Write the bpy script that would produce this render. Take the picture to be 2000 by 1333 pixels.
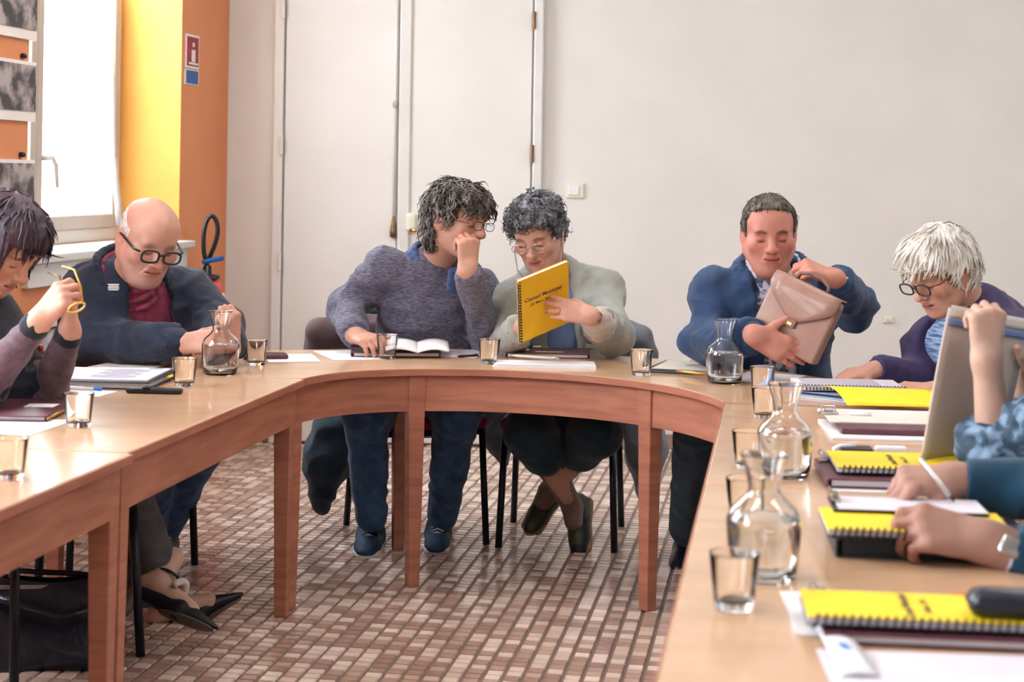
import bpy, bmesh, math, random
import numpy as np
from mathutils import Vector, Matrix
random.seed(7); np.random.seed(7)
SC = bpy.context.scene
COL = SC.collection
for o in list(bpy.data.objects): bpy.data.objects.remove(o)

# ------------------------------------------------------------------ camera
HC, FPX, YH, ROLL = 1.315, 3300.0, 345.0, 0.016
cam_d = bpy.data.cameras.new('camera'); cam = bpy.data.objects.new('camera', cam_d); COL.objects.link(cam)
cam.location = (0, 0, HC)
cam.rotation_euler = (Matrix.Rotation(math.pi/2, 3, 'X') @ Matrix.Rotation(ROLL, 3, 'Z')).to_euler()
cam_d.sensor_width = 36.0; cam_d.lens = FPX/2000*36
cam_d.shift_y = -(666.5-YH)/2000
cam_d.clip_start = 0.05
cam_d.dof.use_dof = True; cam_d.dof.focus_distance = 5.35; cam_d.dof.aperture_fstop = 4.5
SC.camera = cam

# ------------------------------------------------------------------ world, light, exposure
W = bpy.data.worlds.new('world'); SC.world = W; W.use_nodes = True
bg = W.node_tree.nodes['Background']; bg.inputs[0].default_value = (0.93, 0.97, 1.0, 1); bg.inputs[1].default_value = 1.4
SC.view_settings.view_transform = 'Standard'; SC.view_settings.look = 'None'
SC.view_settings.gamma = 1; SC.view_settings.use_curve_mapping = False
SC.view_settings.exposure = 0.27
def area_light(name, loc, direction, sx, sy, energy, color):
    l = bpy.data.lights.new(name, 'AREA'); l.shape = 'RECTANGLE'; l.size = sx; l.size_y = sy
    l.energy = energy; l.color = color
    o = bpy.data.objects.new(name, l); COL.objects.link(o); o.location = loc
    o.rotation_euler = Vector(direction).to_track_quat('-Z', 'Y').to_euler()
    return o
LEFT_A = math.radians(10); LU = Vector((math.sin(LEFT_A), math.cos(LEFT_A), 0)); LV = Vector((math.cos(LEFT_A), -math.sin(LEFT_A), 0))
CORNER = Vector((-1.39, 8.24, 0))            # where the left wall meets the back wall
def LW(s, n, z): return CORNER - LU*s + LV*n + Vector((0, 0, z))    # s: metres from the corner along the left wall, n: into the room
WIN = [(0.62, 2.14), (3.6, 5.2), (6.6, 8.2)]   # windows of the left wall (s from, s to)
for i, (s0, s1) in enumerate(WIN):
    area_light('daylight', LW((s0+s1)/2, -0.36, 1.85), LV - Vector((0, 0, 0.25)), (s1-s0)*0.95, 1.5, [100, 165, 165][i], (0.82, 0.91, 1.0))
CEIL = 3.2

# ------------------------------------------------------------------ frames of reference
def P(px, py, d):
    x = (px-1000) + ROLL*(py-YH); y = (py-YH) - ROLL*(px-1000)
    return Vector((x/FPX*d, d, HC - y/FPX*d))
def T(px, py, z=0.70):
    y = (py-YH) - ROLL*(px-1000)
    return P(px, py, (HC-z)*FPX/y)
TA = math.radians(9); TU = Vector((math.sin(TA), math.cos(TA), 0)); TV = Vector((math.cos(TA), -math.sin(TA), 0))
def AB(a, b, z=0.0): return TV*a + TU*b + Vector((0, 0, z))

# ------------------------------------------------------------------ materials
def mat(name, col, rough=0.5, col2=None, scale=20, bump=0.0, bscale=60, metal=0.0, spec=0.5, trans=0.0, ior=1.45,
        stretch=(1, 1, 1), emit=None, sheen=0.0, coat=0.0, attr=None, detail=4, contrast=(0.35, 0.65), kind='noise'):
    m = bpy.data.materials.new(name); m.use_nodes = True
    nt = m.node_tree; b = nt.nodes['Principled BSDF']
    b.inputs['Base Color'].default_value = (*col, 1); b.inputs['Roughness'].default_value = rough
    b.inputs['Metallic'].default_value = metal; b.inputs['Specular IOR Level'].default_value = spec
    b.inputs['Transmission Weight'].default_value = trans; b.inputs['IOR'].default_value = ior
    b.inputs['Sheen Weight'].default_value = sheen; b.inputs['Coat Weight'].default_value = coat
    if emit: b.inputs['Emission Color'].default_value = (*emit[0], 1); b.inputs['Emission Strength'].default_value = emit[1]
    tc = nt.nodes.new('ShaderNodeTexCoord'); mp = nt.nodes.new('ShaderNodeMapping'); mp.inputs['Scale'].default_value = stretch
    nt.links.new(tc.outputs['Object'], mp.inputs[0])
    def tex(sc):
        if kind == 'wave':
            n = nt.nodes.new('ShaderNodeTexWave'); n.inputs['Scale'].default_value = sc; n.inputs['Distortion'].default_value = 6
            n.inputs['Detail'].default_value = 3; n.inputs['Detail Scale'].default_value = 1.2
            nt.links.new(mp.outputs[0], n.inputs[0]); return n.outputs['Fac']
        n = nt.nodes.new('ShaderNodeTexNoise'); n.inputs['Scale'].default_value = sc; n.inputs['Detail'].default_value = detail
        nt.links.new(mp.outputs[0], n.inputs[0]); return n.outputs['Fac']
    if col2 is not None:
        f = tex(scale); r = nt.nodes.new('ShaderNodeValToRGB')
        r.color_ramp.elements[0].position = contrast[0]; r.color_ramp.elements[1].position = contrast[1]
        r.color_ramp.elements[0].color = (*col, 1); r.color_ramp.elements[1].color = (*col2, 1)
        nt.links.new(f, r.inputs[0]); nt.links.new(r.outputs[0], b.inputs['Base Color'])
    if attr:
        a = nt.nodes.new('ShaderNodeAttribute'); a.attribute_name = attr
        nt.links.new(a.outputs['Color'], b.inputs['Base Color'])
    if bump > 0:
        n = nt.nodes.new('ShaderNodeTexNoise'); n.inputs['Scale'].default_value = bscale; n.inputs['Detail'].default_value = 3
        nt.links.new(mp.outputs[0], n.inputs[0])
        bn = nt.nodes.new('ShaderNodeBump'); bn.inputs['Strength'].default_value = bump; bn.inputs['Distance'].default_value = 0.01
        nt.links.new(n.outputs['Fac'], bn.inputs['Height']); nt.links.new(bn.outputs[0], b.inputs['Normal'])
    return m
def srgb(r, g, b):
    f = lambda c: (c/255/12.92) if c/255 <= 0.04045 else ((c/255+0.055)/1.055)**2.4
    return (f(r), f(g), f(b))
M = {}
M['wall'] = mat('cream_wall_paint', srgb(223, 220, 215), 0.75, srgb(228, 225, 221), 3, 0.08, 220)
M['door'] = mat('cream_door_paint', srgb(222, 219, 214), 0.5, srgb(228, 225, 220), 2, 0.05, 120)
M['orange'] = mat('orange_wall_paint', srgb(214, 136, 92), 0.7, srgb(220, 144, 98), 3, 0.08, 200)
M['daylit_reveal'] = mat('daylight_toned_reveal', srgb(226, 160, 74), 0.7, srgb(230, 166, 80), 3, 0.08, 200)  # orange wall made yellower: daylight on the reveal is put into the colour
M['ceiling'] = mat('ceiling_paint', srgb(235, 232, 226), 0.8, srgb(240, 238, 232), 3, 0.05)
M['white_pvc'] = mat('white_window_frame', srgb(215, 212, 208), 0.4, srgb(222, 220, 217), 4)
M['grey_frame'] = mat('window_stile', srgb(176, 166, 158), 0.45, srgb(186, 177, 170), 4)
M['baseboard'] = mat('brown_tile_skirting', srgb(140, 116, 102), 0.4, srgb(155, 130, 116), 6)
M['grout'] = mat('floor_grout', srgb(118, 98, 90), 0.45, srgb(130, 110, 100), 30, 0.1)
M['table_top'] = mat('varnished_beech_top', srgb(198, 158, 124), 0.22, srgb(206, 168, 134), 3, 0.015, 30, stretch=(2, 5, 5), coat=0.3)
M['apron'] = mat('reddish_pine', srgb(156, 96, 74), 0.45, srgb(178, 116, 92), 5, 0.06, 40, stretch=(1, 1, 9), coat=0.1)
M['glass'] = mat('clear_glass', (0.98, 0.99, 0.99), 0.01, trans=1.0, ior=1.46)
M['water'] = mat('water', (0.97, 0.99, 1.0), 0.0, trans=1.0, ior=1.33)
M['paper'] = mat('white_paper', srgb(228, 224, 228), 0.7, srgb(234, 231, 233), 12)
M['lilac_paper'] = mat('printed_paper', srgb(214, 206, 218), 0.7, srgb(222, 216, 226), 12)
M['print'] = mat('ink', srgb(60, 58, 66), 0.7, srgb(72, 70, 76), 40)
M['print_grey'] = mat('pale_ink', srgb(150, 146, 158), 0.7, srgb(162, 158, 168), 40)
M['maroon'] = mat('maroon_leatherette', srgb(84, 44, 56), 0.38, srgb(98, 54, 64), 25, 0.15, 300)
M['brown_leather'] = mat('brown_leather_folder', srgb(92, 58, 52), 0.4, srgb(108, 70, 62), 25, 0.15, 300)
M['black'] = mat('black_plastic', srgb(22, 22, 28), 0.35, srgb(30, 30, 36), 30)
M['black_card'] = mat('black_card', srgb(26, 34, 46), 0.45, srgb(34, 44, 56), 30)
M['metal'] = mat('chrome_metal', srgb(200, 198, 196), 0.25, srgb(180, 178, 176), 30, metal=1.0)
M['brass'] = mat('brass', srgb(190, 150, 90), 0.3, srgb(170, 130, 74), 30, metal=1.0)
M['bronze'] = mat('bronze_hinge', srgb(128, 98, 66), 0.4, srgb(112, 84, 56), 30, metal=0.6)
M['yellow'] = mat('yellow_cover', srgb(240, 182, 18), 0.5, srgb(244, 190, 26), 6)
M['yellow_b'] = mat('bright_yellow_cover', srgb(240, 206, 20), 0.5, srgb(244, 212, 30), 6)
M['red'] = mat('extinguisher_red', srgb(208, 70, 72), 0.35, srgb(216, 80, 80), 5)
M['sign_red'] = mat('sign_red', srgb(150, 36, 48), 0.5, srgb(158, 42, 54), 8)
M['sign_blue'] = mat('sign_blue', srgb(16, 78, 140), 0.5, srgb(22, 86, 148), 8)
M['sign_white'] = mat('sign_white', srgb(236, 226, 222), 0.5, srgb(240, 232, 228), 8)
M['chair_metal'] = mat('dark_chair_tube', srgb(26, 32, 42), 0.35, srgb(34, 40, 50), 20, metal=0.3)
M['seat'] = mat('burgundy_seat', srgb(128, 28, 64), 0.6, srgb(140, 36, 72), 40, 0.1, 300)
M['cream_plastic'] = mat('cream_plastic', srgb(226, 224, 204), 0.4, srgb(232, 230, 212), 10)
M['envelope'] = mat('kraft_envelope', srgb(186, 172, 162), 0.6, srgb(194, 181, 171), 6, 0.04, 80)
M['env_flap'] = mat('pale_envelope_flap', srgb(214, 206, 196), 0.6, srgb(220, 212, 204), 6)
M['env_band'] = mat('blue_envelope_band', srgb(110, 128, 172), 0.6, srgb(120, 136, 180), 6)
M['blue_folder'] = mat('pale_blue_folder', srgb(150, 172, 212), 0.5, srgb(160, 182, 220), 10)
M['leather_bag'] = mat('black_leather', srgb(18, 24, 38), 0.3, srgb(28, 36, 52), 10, 0.3, 60, coat=0.2)
M['tan_case'] = mat('taupe_briefcase_leather', srgb(150, 112, 98), 0.42, srgb(168, 130, 116), 8, 0.1, 200, coat=0.1)
M['tan_dark'] = mat('dark_taupe_leather', srgb(118, 82, 72), 0.42, srgb(132, 94, 82), 8, 0.1, 200)
M['salmon'] = mat('salmon_board', srgb(214, 140, 116), 0.7, srgb(220, 148, 124), 8)
M['photo_grey'] = mat('greyscale_photo_print', srgb(66, 62, 66), 0.5, srgb(176, 164, 162), 14, detail=3, contrast=(0.42, 0.6))
M['radiator'] = mat('white_radiator', srgb(224, 222, 226), 0.4, srgb(230, 228, 232), 6)
M['wood_pen'] = mat('orange_pen', srgb(196, 110, 78), 0.4, srgb(206, 120, 88), 10)
M['white_plastic'] = mat('white_plastic', srgb(230, 230, 236), 0.35, srgb(236, 236, 240), 10)
M['blue_ink'] = mat('blue_mark', srgb(40, 120, 210), 0.5, srgb(50, 128, 216), 10)
M['gold'] = mat('tortoise_gold', srgb(214, 168, 84), 0.3, srgb(190, 140, 60), 30, metal=0.4)
M['added_lamp_glow'] = mat('added_lamp_diffuser', (0.9, 0.9, 0.88), 0.5, emit=((1.0, 0.95, 0.88), 3.0))  # glowing panel of the added, unseen ceiling lamps

# ------------------------------------------------------------------ mesh helpers
def tagp(o, label=None, cat=None, group=None, kind=None):
    if label: o['label'] = label
    if cat: o['category'] = cat
    if group: o['group'] = group
    if kind: o['kind'] = kind
    return o
def link(name, me, m, parent=None, smooth=False):
    o = bpy.data.objects.new(name, me)
    if m is not None:
        for mm in (m if isinstance(m, (list, tuple)) else [m]):
            if mm.name not in [x.name for x in me.materials]: me.materials.append(mm)
    COL.objects.link(o)
    if parent is not None: o.parent = parent
    if smooth: me.polygons.foreach_set('use_smooth', [True]*len(me.polygons))
    return o
def empty(name, loc=(0, 0, 0), rz=0.0, label=None, cat=None, group=None, rot=None):
    o = bpy.data.objects.new(name, None); COL.objects.link(o); o.empty_display_size = 0.05
    o.location = loc
    if rot is not None: o.rotation_euler = rot.to_euler()
    else: o.rotation_euler = (0, 0, rz)
    return tagp(o, label, cat, group)
class G:
    """collects shapes into one mesh"""
    def __init__(s): s.bm = bmesh.new()
    def box(s, c, size, bev=0.0, rot=None, taper=None, segs=2):
        b2 = bmesh.new(); bmesh.ops.create_cube(b2, size=1.0)
        for v in b2.verts:
            v.co = Vector((v.co.x*size[0], v.co.y*size[1], v.co.z*size[2]))
            if taper and v.co.z < 0: v.co.x *= taper; v.co.y *= taper
        if bev > 0: bmesh.ops.bevel(b2, geom=list(b2.edges), offset=bev, segments=segs, affect='EDGES', profile=0.5)
        mtx = Matrix.Translation(Vector(c)) @ (rot.to_4x4() if rot is not None else Matrix())
        b2.transform(mtx); s._merge(b2); return s
    def _merge(s, b2):
        me = bpy.data.meshes.new('t'); b2.to_mesh(me); b2.free(); s.bm.from_mesh(me); bpy.data.meshes.remove(me)
    def tube(s, pts, r, n=8, cap=True):
        pts = [Vector(p) for p in pts]; k = len(pts)
        rs = r if isinstance(r, (list, tuple)) else [r]*k
        rings = []; prev = None
        for i, p in enumerate(pts):
            t = (pts[min(i+1, k-1)] - pts[max(i-1, 0)]).normalized()
            if prev is None:
                a = t.orthogonal().normalized()
            else:
                a = prev - t*prev.dot(t)
                a = a.normalized() if a.length > 1e-6 else t.orthogonal().normalized()
            prev = a; bb = t.cross(a)
            rings.append([s.bm.verts.new(p + (a*math.cos(2*math.pi*j/n) + bb*math.sin(2*math.pi*j/n))*rs[i]) for j in range(n)])
        for i in range(k-1):
            for j in range(n):
                s.bm.faces.new((rings[i][j], rings[i][(j+1) % n], rings[i+1][(j+1) % n], rings[i+1][j]))
        if cap:
            s.bm.faces.new(rings[0][::-1]); s.bm.faces.new(rings[-1])
        return s
    def lathe(s, prof, n=32, c=(0, 0, 0), closed=False):
        rings = []
        for r, z in prof:
            if r < 1e-6: rings.append([s.bm.verts.new((c[0], c[1], c[2]+z))])
            else: rings.append([s.bm.verts.new((c[0]+r*math.cos(2*math.pi*j/n), c[1]+r*math.sin(2*math.pi*j/n), c[2]+z)) for j in range(n)])
        m = len(rings)
        for i in range(m if closed else m-1):
            A, B = rings[i], rings[(i+1) % m]
            for j in range(n):
                if len(A) == 1 and len(B) == 1: continue
                if len(A) == 1: s.bm.faces.new((A[0], B[j], B[(j+1) % n]))
                elif len(B) == 1: s.bm.faces.new((A[j], A[(j+1) % n], B[0]))
                else: s.bm.faces.new((A[j], A[(j+1) % n], B[(j+1) % n], B[j]))
        return s
    def prism(s, poly, z0, z1):
        a = [s.bm.verts.new((p[0], p[1], z0)) for p in poly]; b = [s.bm.verts.new((p[0], p[1], z1)) for p in poly]
        n = len(poly)
        s.bm.faces.new(a[::-1]); s.bm.faces.new(b)
        for i in range(n): s.bm.faces.new((a[i], a[(i+1) % n], b[(i+1) % n], b[i]))
        return s
    def strip(s, inner, outer, z0, z1):
        """closed solid between two polylines of equal length"""
        k = len(inner)
        V = [[s.bm.verts.new((p[0], p[1], z)) for p in L] for L in (inner, outer) for z in (z0, z1)]
        i0, i1, o0, o1 = V
        for i in range(k-1):
            s.bm.faces.new((i1[i], i1[i+1], o1[i+1], o1[i])); s.bm.faces.new((i0[i], o0[i], o0[i+1], i0[i+1]))
            s.bm.faces.new((i0[i], i0[i+1], i1[i+1], i1[i])); s.bm.faces.new((o0[i], o1[i], o1[i+1], o0[i+1]))
        for i in (0, k-1): s.bm.faces.new((i0[i], i1[i], o1[i], o0[i]))
        return s
    def quadgrid(s, rows):
        V = [[s.bm.verts.new(p) for p in r] for r in rows]
        for i in range(len(V)-1):
            for j in range(len(V[0])-1): s.bm.faces.new((V[i][j], V[i][j+1], V[i+1][j+1], V[i+1][j]))
        return s
    def solid(s, rows, th):
        """thick sheet from a grid of points"""
        rows = [[Vector(p) for p in r] for r in rows]; ni, nj = len(rows), len(rows[0])
        nor = [[None]*nj for _ in range(ni)]
        for i in range(ni):
            for j in range(nj):
                du = rows[min(i+1, ni-1)][j] - rows[max(i-1, 0)][j]; dv = rows[i][min(j+1, nj-1)] - rows[i][max(j-1, 0)]
                nor[i][j] = du.cross(dv).normalized()
        A = [[s.bm.verts.new(rows[i][j]) for j in range(nj)] for i in range(ni)]
        B = [[s.bm.verts.new(rows[i][j] + nor[i][j]*th) for j in range(nj)] for i in range(ni)]
        for i in range(ni-1):
            for j in range(nj-1):
                s.bm.faces.new((A[i][j], A[i][j+1], A[i+1][j+1], A[i+1][j])); s.bm.faces.new((B[i][j], B[i+1][j], B[i+1][j+1], B[i][j+1]))
        for i in range(ni-1):
            for j in (0, nj-1): s.bm.faces.new((A[i][j], A[i+1][j], B[i+1][j], B[i][j]))
        for j in range(nj-1):
            for i in (0, ni-1): s.bm.faces.new((A[i][j], A[i][j+1], B[i][j+1], B[i][j]))
        return s
    def obj(s, name, m, parent=None, smooth=False, auto=False):
        bmesh.ops.recalc_face_normals(s.bm, faces=list(s.bm.faces))
        me = bpy.data.meshes.new(name); s.bm.to_mesh(me); s.bm.free()
        o = link(name, me, m, parent, smooth)
        if auto:
            me.polygons.foreach_set('use_smooth', [True]*len(me.polygons)); me.set_sharp_from_angle(angle=math.radians(40))
        return o
def copy_tree(o, parent=None):
    c = o.copy(); COL.objects.link(c); c.parent = parent
    for ch in o.children: copy_tree(ch, c)
    return c
def text_mesh(name, body, size, m, parent, loc, rot=(0, 0, 0), bold=0.0, align='CENTER', shear=0.0):
    cu = bpy.data.curves.new(name, 'FONT'); cu.body = body; cu.size = size; cu.align_x = align; cu.offset = bold; cu.shear = shear
    to = bpy.data.objects.new(name, cu); COL.objects.link(to); bpy.context.view_layer.update()
    me = bpy.data.meshes.new_from_object(to); bpy.data.objects.remove(to); bpy.data.curves.remove(cu)
    o = link(name, me, m, parent); o.location = loc; o.rotation_euler = rot
    return o
# ================================================================== THE SETTING
def struct(o): o['kind'] = 'structure'; return o
XR, YB = 3.3, -2.6          # right wall, rear wall
DBACK = CORNER.y
# floor: grout bed + single tiles
g = G(); g.box((0.2, (YB+DBACK)/2, -0.055), (9.0, DBACK-YB+0.4, 0.1)); floor = struct(g.obj('floor', M['grout']))
PA, PB, WA, WB = 0.0517, 0.0433, 0.0420, 0.0384
shades = [srgb(232, 212, 198), srgb(222, 200, 186), srgb(214, 190, 174), srgb(182, 152, 138), srgb(174, 143, 129), srgb(168, 136, 122), srgb(194, 165, 150)]
tile_m = [mat('floor_tile_glaze', c, 0.17, tuple(min(1, x*1.08) for x in c), 40, 0.03, 90) for c in shades]
tiles = []
rng = random.Random(3)
for i in range(-64, 46):
    for j in range(60, 200):
        p = AB(i*PA, j*PB)
        if p.y > DBACK-0.02 or p.y < 1.0 or p.x > XR-0.03: continue
        rel = p - CORNER
        if rel.dot(LV) < 0.03: continue
        k = rng.random()
        tiles.append((p, rng.choice([0, 1, 2]) if k < 0.40 else rng.choice([3, 4, 5, 6]), rng.uniform(-0.0006, 0.0004)))
def scr(p):
    x = p.x/p.y*FPX; y = (HC-p.z)/p.y*FPX
    return (1000 + x - ROLL*y, YH + y + ROLL*x)
cand = []
for t in tiles:
    x, y = scr(t[0])
    if 250 < x < 1262 and y < 1331 and not (430 > x and y > 1100 and x < 300): cand.append(t)
cand.sort(key=lambda t: t[0].y)
near = cand[:300]; nearset = set(id(t) for t in near)
def tile_geo(me_v, me_f, p, dz):
    ca, sa = TV, TU; h = []
    b = 0.0022
    base = len(me_v)
    for (sx, sy, z, ins) in [(-1, -1, -0.006, 0), (1, -1, -0.006, 0), (1, 1, -0.006, 0), (-1, 1, -0.006, 0), (-1, -1, 0, b), (1, -1, 0, b), (1, 1, 0, b), (-1, 1, 0, b)]:
        q = p + ca*(sx*(WA/2-ins)) + sa*(sy*(WB/2-ins)); me_v.append((q.x, q.y, z+dz))
    for f in [(4, 5, 6, 7), (0, 1, 5, 4), (1, 2, 6, 5), (2, 3, 7, 6), (3, 0, 4, 7)]: me_f.append(tuple(base+x for x in f))
tmesh = []
for k in range(len(shades)):
    v, f = [], []; tile_geo(v, f, Vector((0, 0, 0)), 0)
    me = bpy.data.meshes.new('tile'); me.from_pydata(v, [], f); me.materials.append(tile_m[k]); tmesh.append(me)
for t in near:
    o = bpy.data.objects.new('tile', tmesh[t[1]]); COL.objects.link(o); o.parent = floor; o.location = (t[0].x, t[0].y, t[2])
v, f, mi = [], [], []
for t in tiles:
    if id(t) in nearset: continue
    tile_geo(v, f, t[0], t[2]); mi += [t[1]]*5
me = bpy.data.meshes.new('floor_tiles'); me.from_pydata(v, [], f)
for m in tile_m: me.materials.append(m)
me.polygons.foreach_set('material_index', mi)
o = bpy.data.objects.new('floor_tiles', me); COL.objects.link(o); o.parent = floor; o['kind'] = 'stuff'

# back wall, baseboard
g = G(); g.box(((CORNER.x+XR)/2, DBACK+0.1, CEIL/2), (XR-CORNER.x+0.6, 0.2, CEIL)); struct(g.obj('wall_back', M['wall']))
g = G(); g.box(((CORNER.x+XR)/2, DBACK-0.007, 0.035), (XR-CORNER.x-0.02, 0.014, 0.07), 0.003); struct(g.obj('baseboard_back', M['baseboard']))
g = G(); g.box((XR+0.1, (YB+DBACK)/2, CEIL/2), (0.2, DBACK-YB+0.4, CEIL)); struct(g.obj('wall_right', M['wall']))
g = G(); g.box((0.0, YB-0.1, CEIL/2), (9.4, 0.2, CEIL)); struct(g.obj('wall_rear', M['wall']))
g = G(); g.box((0.0, (YB+DBACK)/2, CEIL+0.06), (9.4, DBACK-YB+0.6, 0.12)); struct(g.obj('ceiling', M['ceiling']))
# left wall: piers and bands around three window openings, 0.31 thick
TH, SILL, HEAD = 0.31, 1.0, 2.72
g = G(); RL = LU.to_2d(); rotL = Matrix.Rotation(-LEFT_A, 3, 'Z')
def wseg(g, s0, s1, z0, z1, n0=-TH, n1=0.0):
    c = LW((s0+s1)/2, (n0+n1)/2, (z0+z1)/2); g.box(c, (n1-n0, s1-s0, z1-z0), rot=rotL)
s = -0.35
for (a, b) in WIN:
    wseg(g, s, a, 0, CEIL); wseg(g, a, b, 0, SILL); wseg(g, a, b, HEAD, CEIL); s = b
wseg(g, s, 11.5, 0, CEIL)
struct(g.obj('wall_left', M['orange']))
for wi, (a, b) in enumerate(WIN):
    # reveal lining, wall orange yellowed by painted-in daylight
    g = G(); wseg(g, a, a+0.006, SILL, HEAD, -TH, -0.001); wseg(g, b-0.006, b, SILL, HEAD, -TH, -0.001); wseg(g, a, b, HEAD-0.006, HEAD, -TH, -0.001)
    struct(g.obj('trim_%d' % (wi+1), M['daylit_reveal']))
    w = empty('window_%d' % (wi+1), LW((a+b)/2, -TH, SILL)); struct(w)
    wm = w.matrix_basis.inverted() if False else None
    def part(name, m, segs, bev=0.006):
        g = G()
        for (s0, s1, z0, z1, n0, n1) in segs:
            c = LW((s0+s1)/2, (n0+n1)/2, (z0+z1)/2) - Vector(w.location); g.box(c, (n1-n0, s1-s0, z1-z0), bev, rot=rotL)
        return g.obj(name, m, w)
    mid = (a+b)/2 + (0.02 if wi else 0.12)
    part('window_frame', M['white_pvc'], [(a, a+0.06, SILL, HEAD, -0.36, -0.29), (b-0.06, b, SILL, HEAD, -0.36, -0.29), (a, b, SILL, SILL+0.06, -0.36, -0.29), (a, b, HEAD-0.06, HEAD, -0.36, -0.29)])
    for (s0, s1) in ((a+0.06, mid), (mid, b-0.06)):
        part('window_sash', M['grey_frame'] if s0 != mid else M['grey_frame'], [(s0, s0+0.055, SILL+0.06, HEAD-0.06, -0.34, -0.27), (s1-0.055, s1, SILL+0.06, HEAD-0.06, -0.34, -0.27),
             (s0, s1, SILL+0.06, SILL+0.12, -0.34, -0.27), (s0, s1, HEAD-0.12, HEAD-0.06, -0.34, -0.27)])
        part('pane', M['glass'], [(s0+0.05, s1-0.05, SILL+0.11, HEAD-0.11, -0.312, -0.306)], 0)
    h = LW(mid-0.02, -0.255, 1.36) - Vector(w.location)
    g = G(); g.tube([h, h+LV*0.045, h+LV*0.05-Vector((0, 0, 0.03))+LU*0.02, h+LV*0.05-Vector((0, 0, 0.12))+LU*0.035], [0.011, 0.010, 0.009, 0.007]); g.obj('window_handle', M['grey_frame'], w, True)
    part('window_sill', M['white_pvc'], [(a-0.05, b+0.05, SILL-0.03, SILL+0.002, -0.28, 0.06), (a-0.03, b+0.03, SILL-0.12, SILL-0.03, -0.01, 0.03)])
# radiator below the visible window
r = empty('radiator', LW(1.5, 0.1, 0.12), -LEFT_A, 'white panel radiator under the window behind the seated people', 'radiator')
g = G(); g.box((0, 0, 0.33), (0.06, 1.5, 0.58), 0.012); g.obj('panel', M['radiator'], r)
for k in range(22):
    g = G(); g.box((0.034, -0.70+k*0.0667, 0.33), (0.012, 0.04, 0.5), 0.004); g.obj('fin', M['radiator'], r)
g = G(); g.box((0, 0, 0.645), (0.10, 1.52, 0.03), 0.006); g.obj('top_grille', M['white_plastic'], r)
for k in (-0.5, 0.5):
    g = G(); g.box((0, k, -0.04), (0.04, 0.05, 0.16), 0.006); g.obj('foot', M['radiator'], r)
# roller-shutter strap beside the window
st = empty('shutter_strap', LW(0.69, -0.2, 1.2), 0, 'white shutter winding strap hanging beside the window frame', 'strap')
sp0 = Vector(st.location)
def rel(px, py, d): return P(px, py, d) - sp0
g = G(); g.tube([rel(214, -140, 7.45), rel(218, 100, 7.45), rel(221, 309, 7.45)], 0.013, 8); g.obj('rod', M['white_plastic'], st, True)
g = G(); g.tube([rel(221, 309, 7.45), rel(226, 352, 7.44), rel(231, 400, 7.43), rel(233, 440, 7.42)], 0.016, 8); g.obj('strap', M['grey_frame'], st, True)

# double door in the back wall
KPX = FPX/DBACK
def bx(px): return (px-1000)/KPX
def bz(py): return HC - (py-YH)/KPX
dr = empty('door_1', (bx(800), DBACK, 0)); struct(dr)
ox = bx(800)
def dpart(name, m, x0, x1, z0, z1, d0, d1, bev=0.004, parent=dr):
    g = G(); g.box(((x0+x1)/2-ox, -(d0+d1)/2, (z0+z1)/2), (x1-x0, d1-d0, z1-z0), bev); return g.obj(name, m, parent)
dpart('door_leaf', M['door'], bx(556), bx(776), 0.01, 2.6, -0.01, 0.022)
dpart('door_leaf', M['door'], bx(800), bx(1036), 0.01, 2.6, -0.01, 0.026)
dpart('astragal', M['white_pvc'], bx(778), bx(801), 0.01, 2.6, 0.0, 0.04, 0.006)
dpart('door_frame', M['door'], bx(534), bx(553), 0, 2.68, 0, 0.045, 0.008)
dpart('door_frame', M['white_pvc'], bx(1039), bx(1058), 0, 2.68, 0, 0.05, 0.008)
dpart('door_head', M['door'], bx(534), bx(1058), 2.6, 2.68, 0, 0.045, 0.008)
for (px, pys) in ((551, (28, 292, 518)), (1038, (41, 300, 560))):
    for py in pys:
        g = G(); c = (bx(px)-ox, -0.05, bz(py)); g.tube([(c[0], c[1], c[2]-0.042), (c[0], c[1], c[2]+0.042)], 0.0095, 8)
        g.obj('hinge', M['bronze'] if px > 800 else M['door'], dr)
hl = dpart('lock_case', M['cream_plastic'], bx(795), bx(814), bz(455), bz(419), 0.026, 0.06, 0.012)
g = G(); hx, hz = bx(806)-ox, bz(452); g.tube([(hx, -0.06, hz), (hx, -0.09, hz), (hx+0.03, -0.095, hz), (hx+0.15, -0.09, hz-0.008)], [0.009, 0.009, 0.009, 0.007]); g.obj('door_handle', M['brass'], dr, True)
g = G(); rx = bx(771)-ox; g.tube([(rx, -0.03, bz(440)), (rx, -0.03, 2.55)], 0.007, 8); rod = g.obj('bolt_rod', M['white_pvc'], dr, True)
for py in (208,):
    g = G(); g.lathe([(0, -0.02), (0.011, -0.016), (0.014, 0), (0.011, 0.016), (0, 0.02)], 12, (rx, -0.032, bz(py))); g.obj('rod_guide', M['grey_frame'], rod, True)
g = G(); g.lathe([(0, -0.06), (0.017, -0.055), (0.017, -0.03), (0.012, 0.0), (0.006, 0.04), (0, 0.05)], 12, (rx, -0.034, bz(444))); g.obj('bolt_handle', M['bronze'], rod, True)
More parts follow.
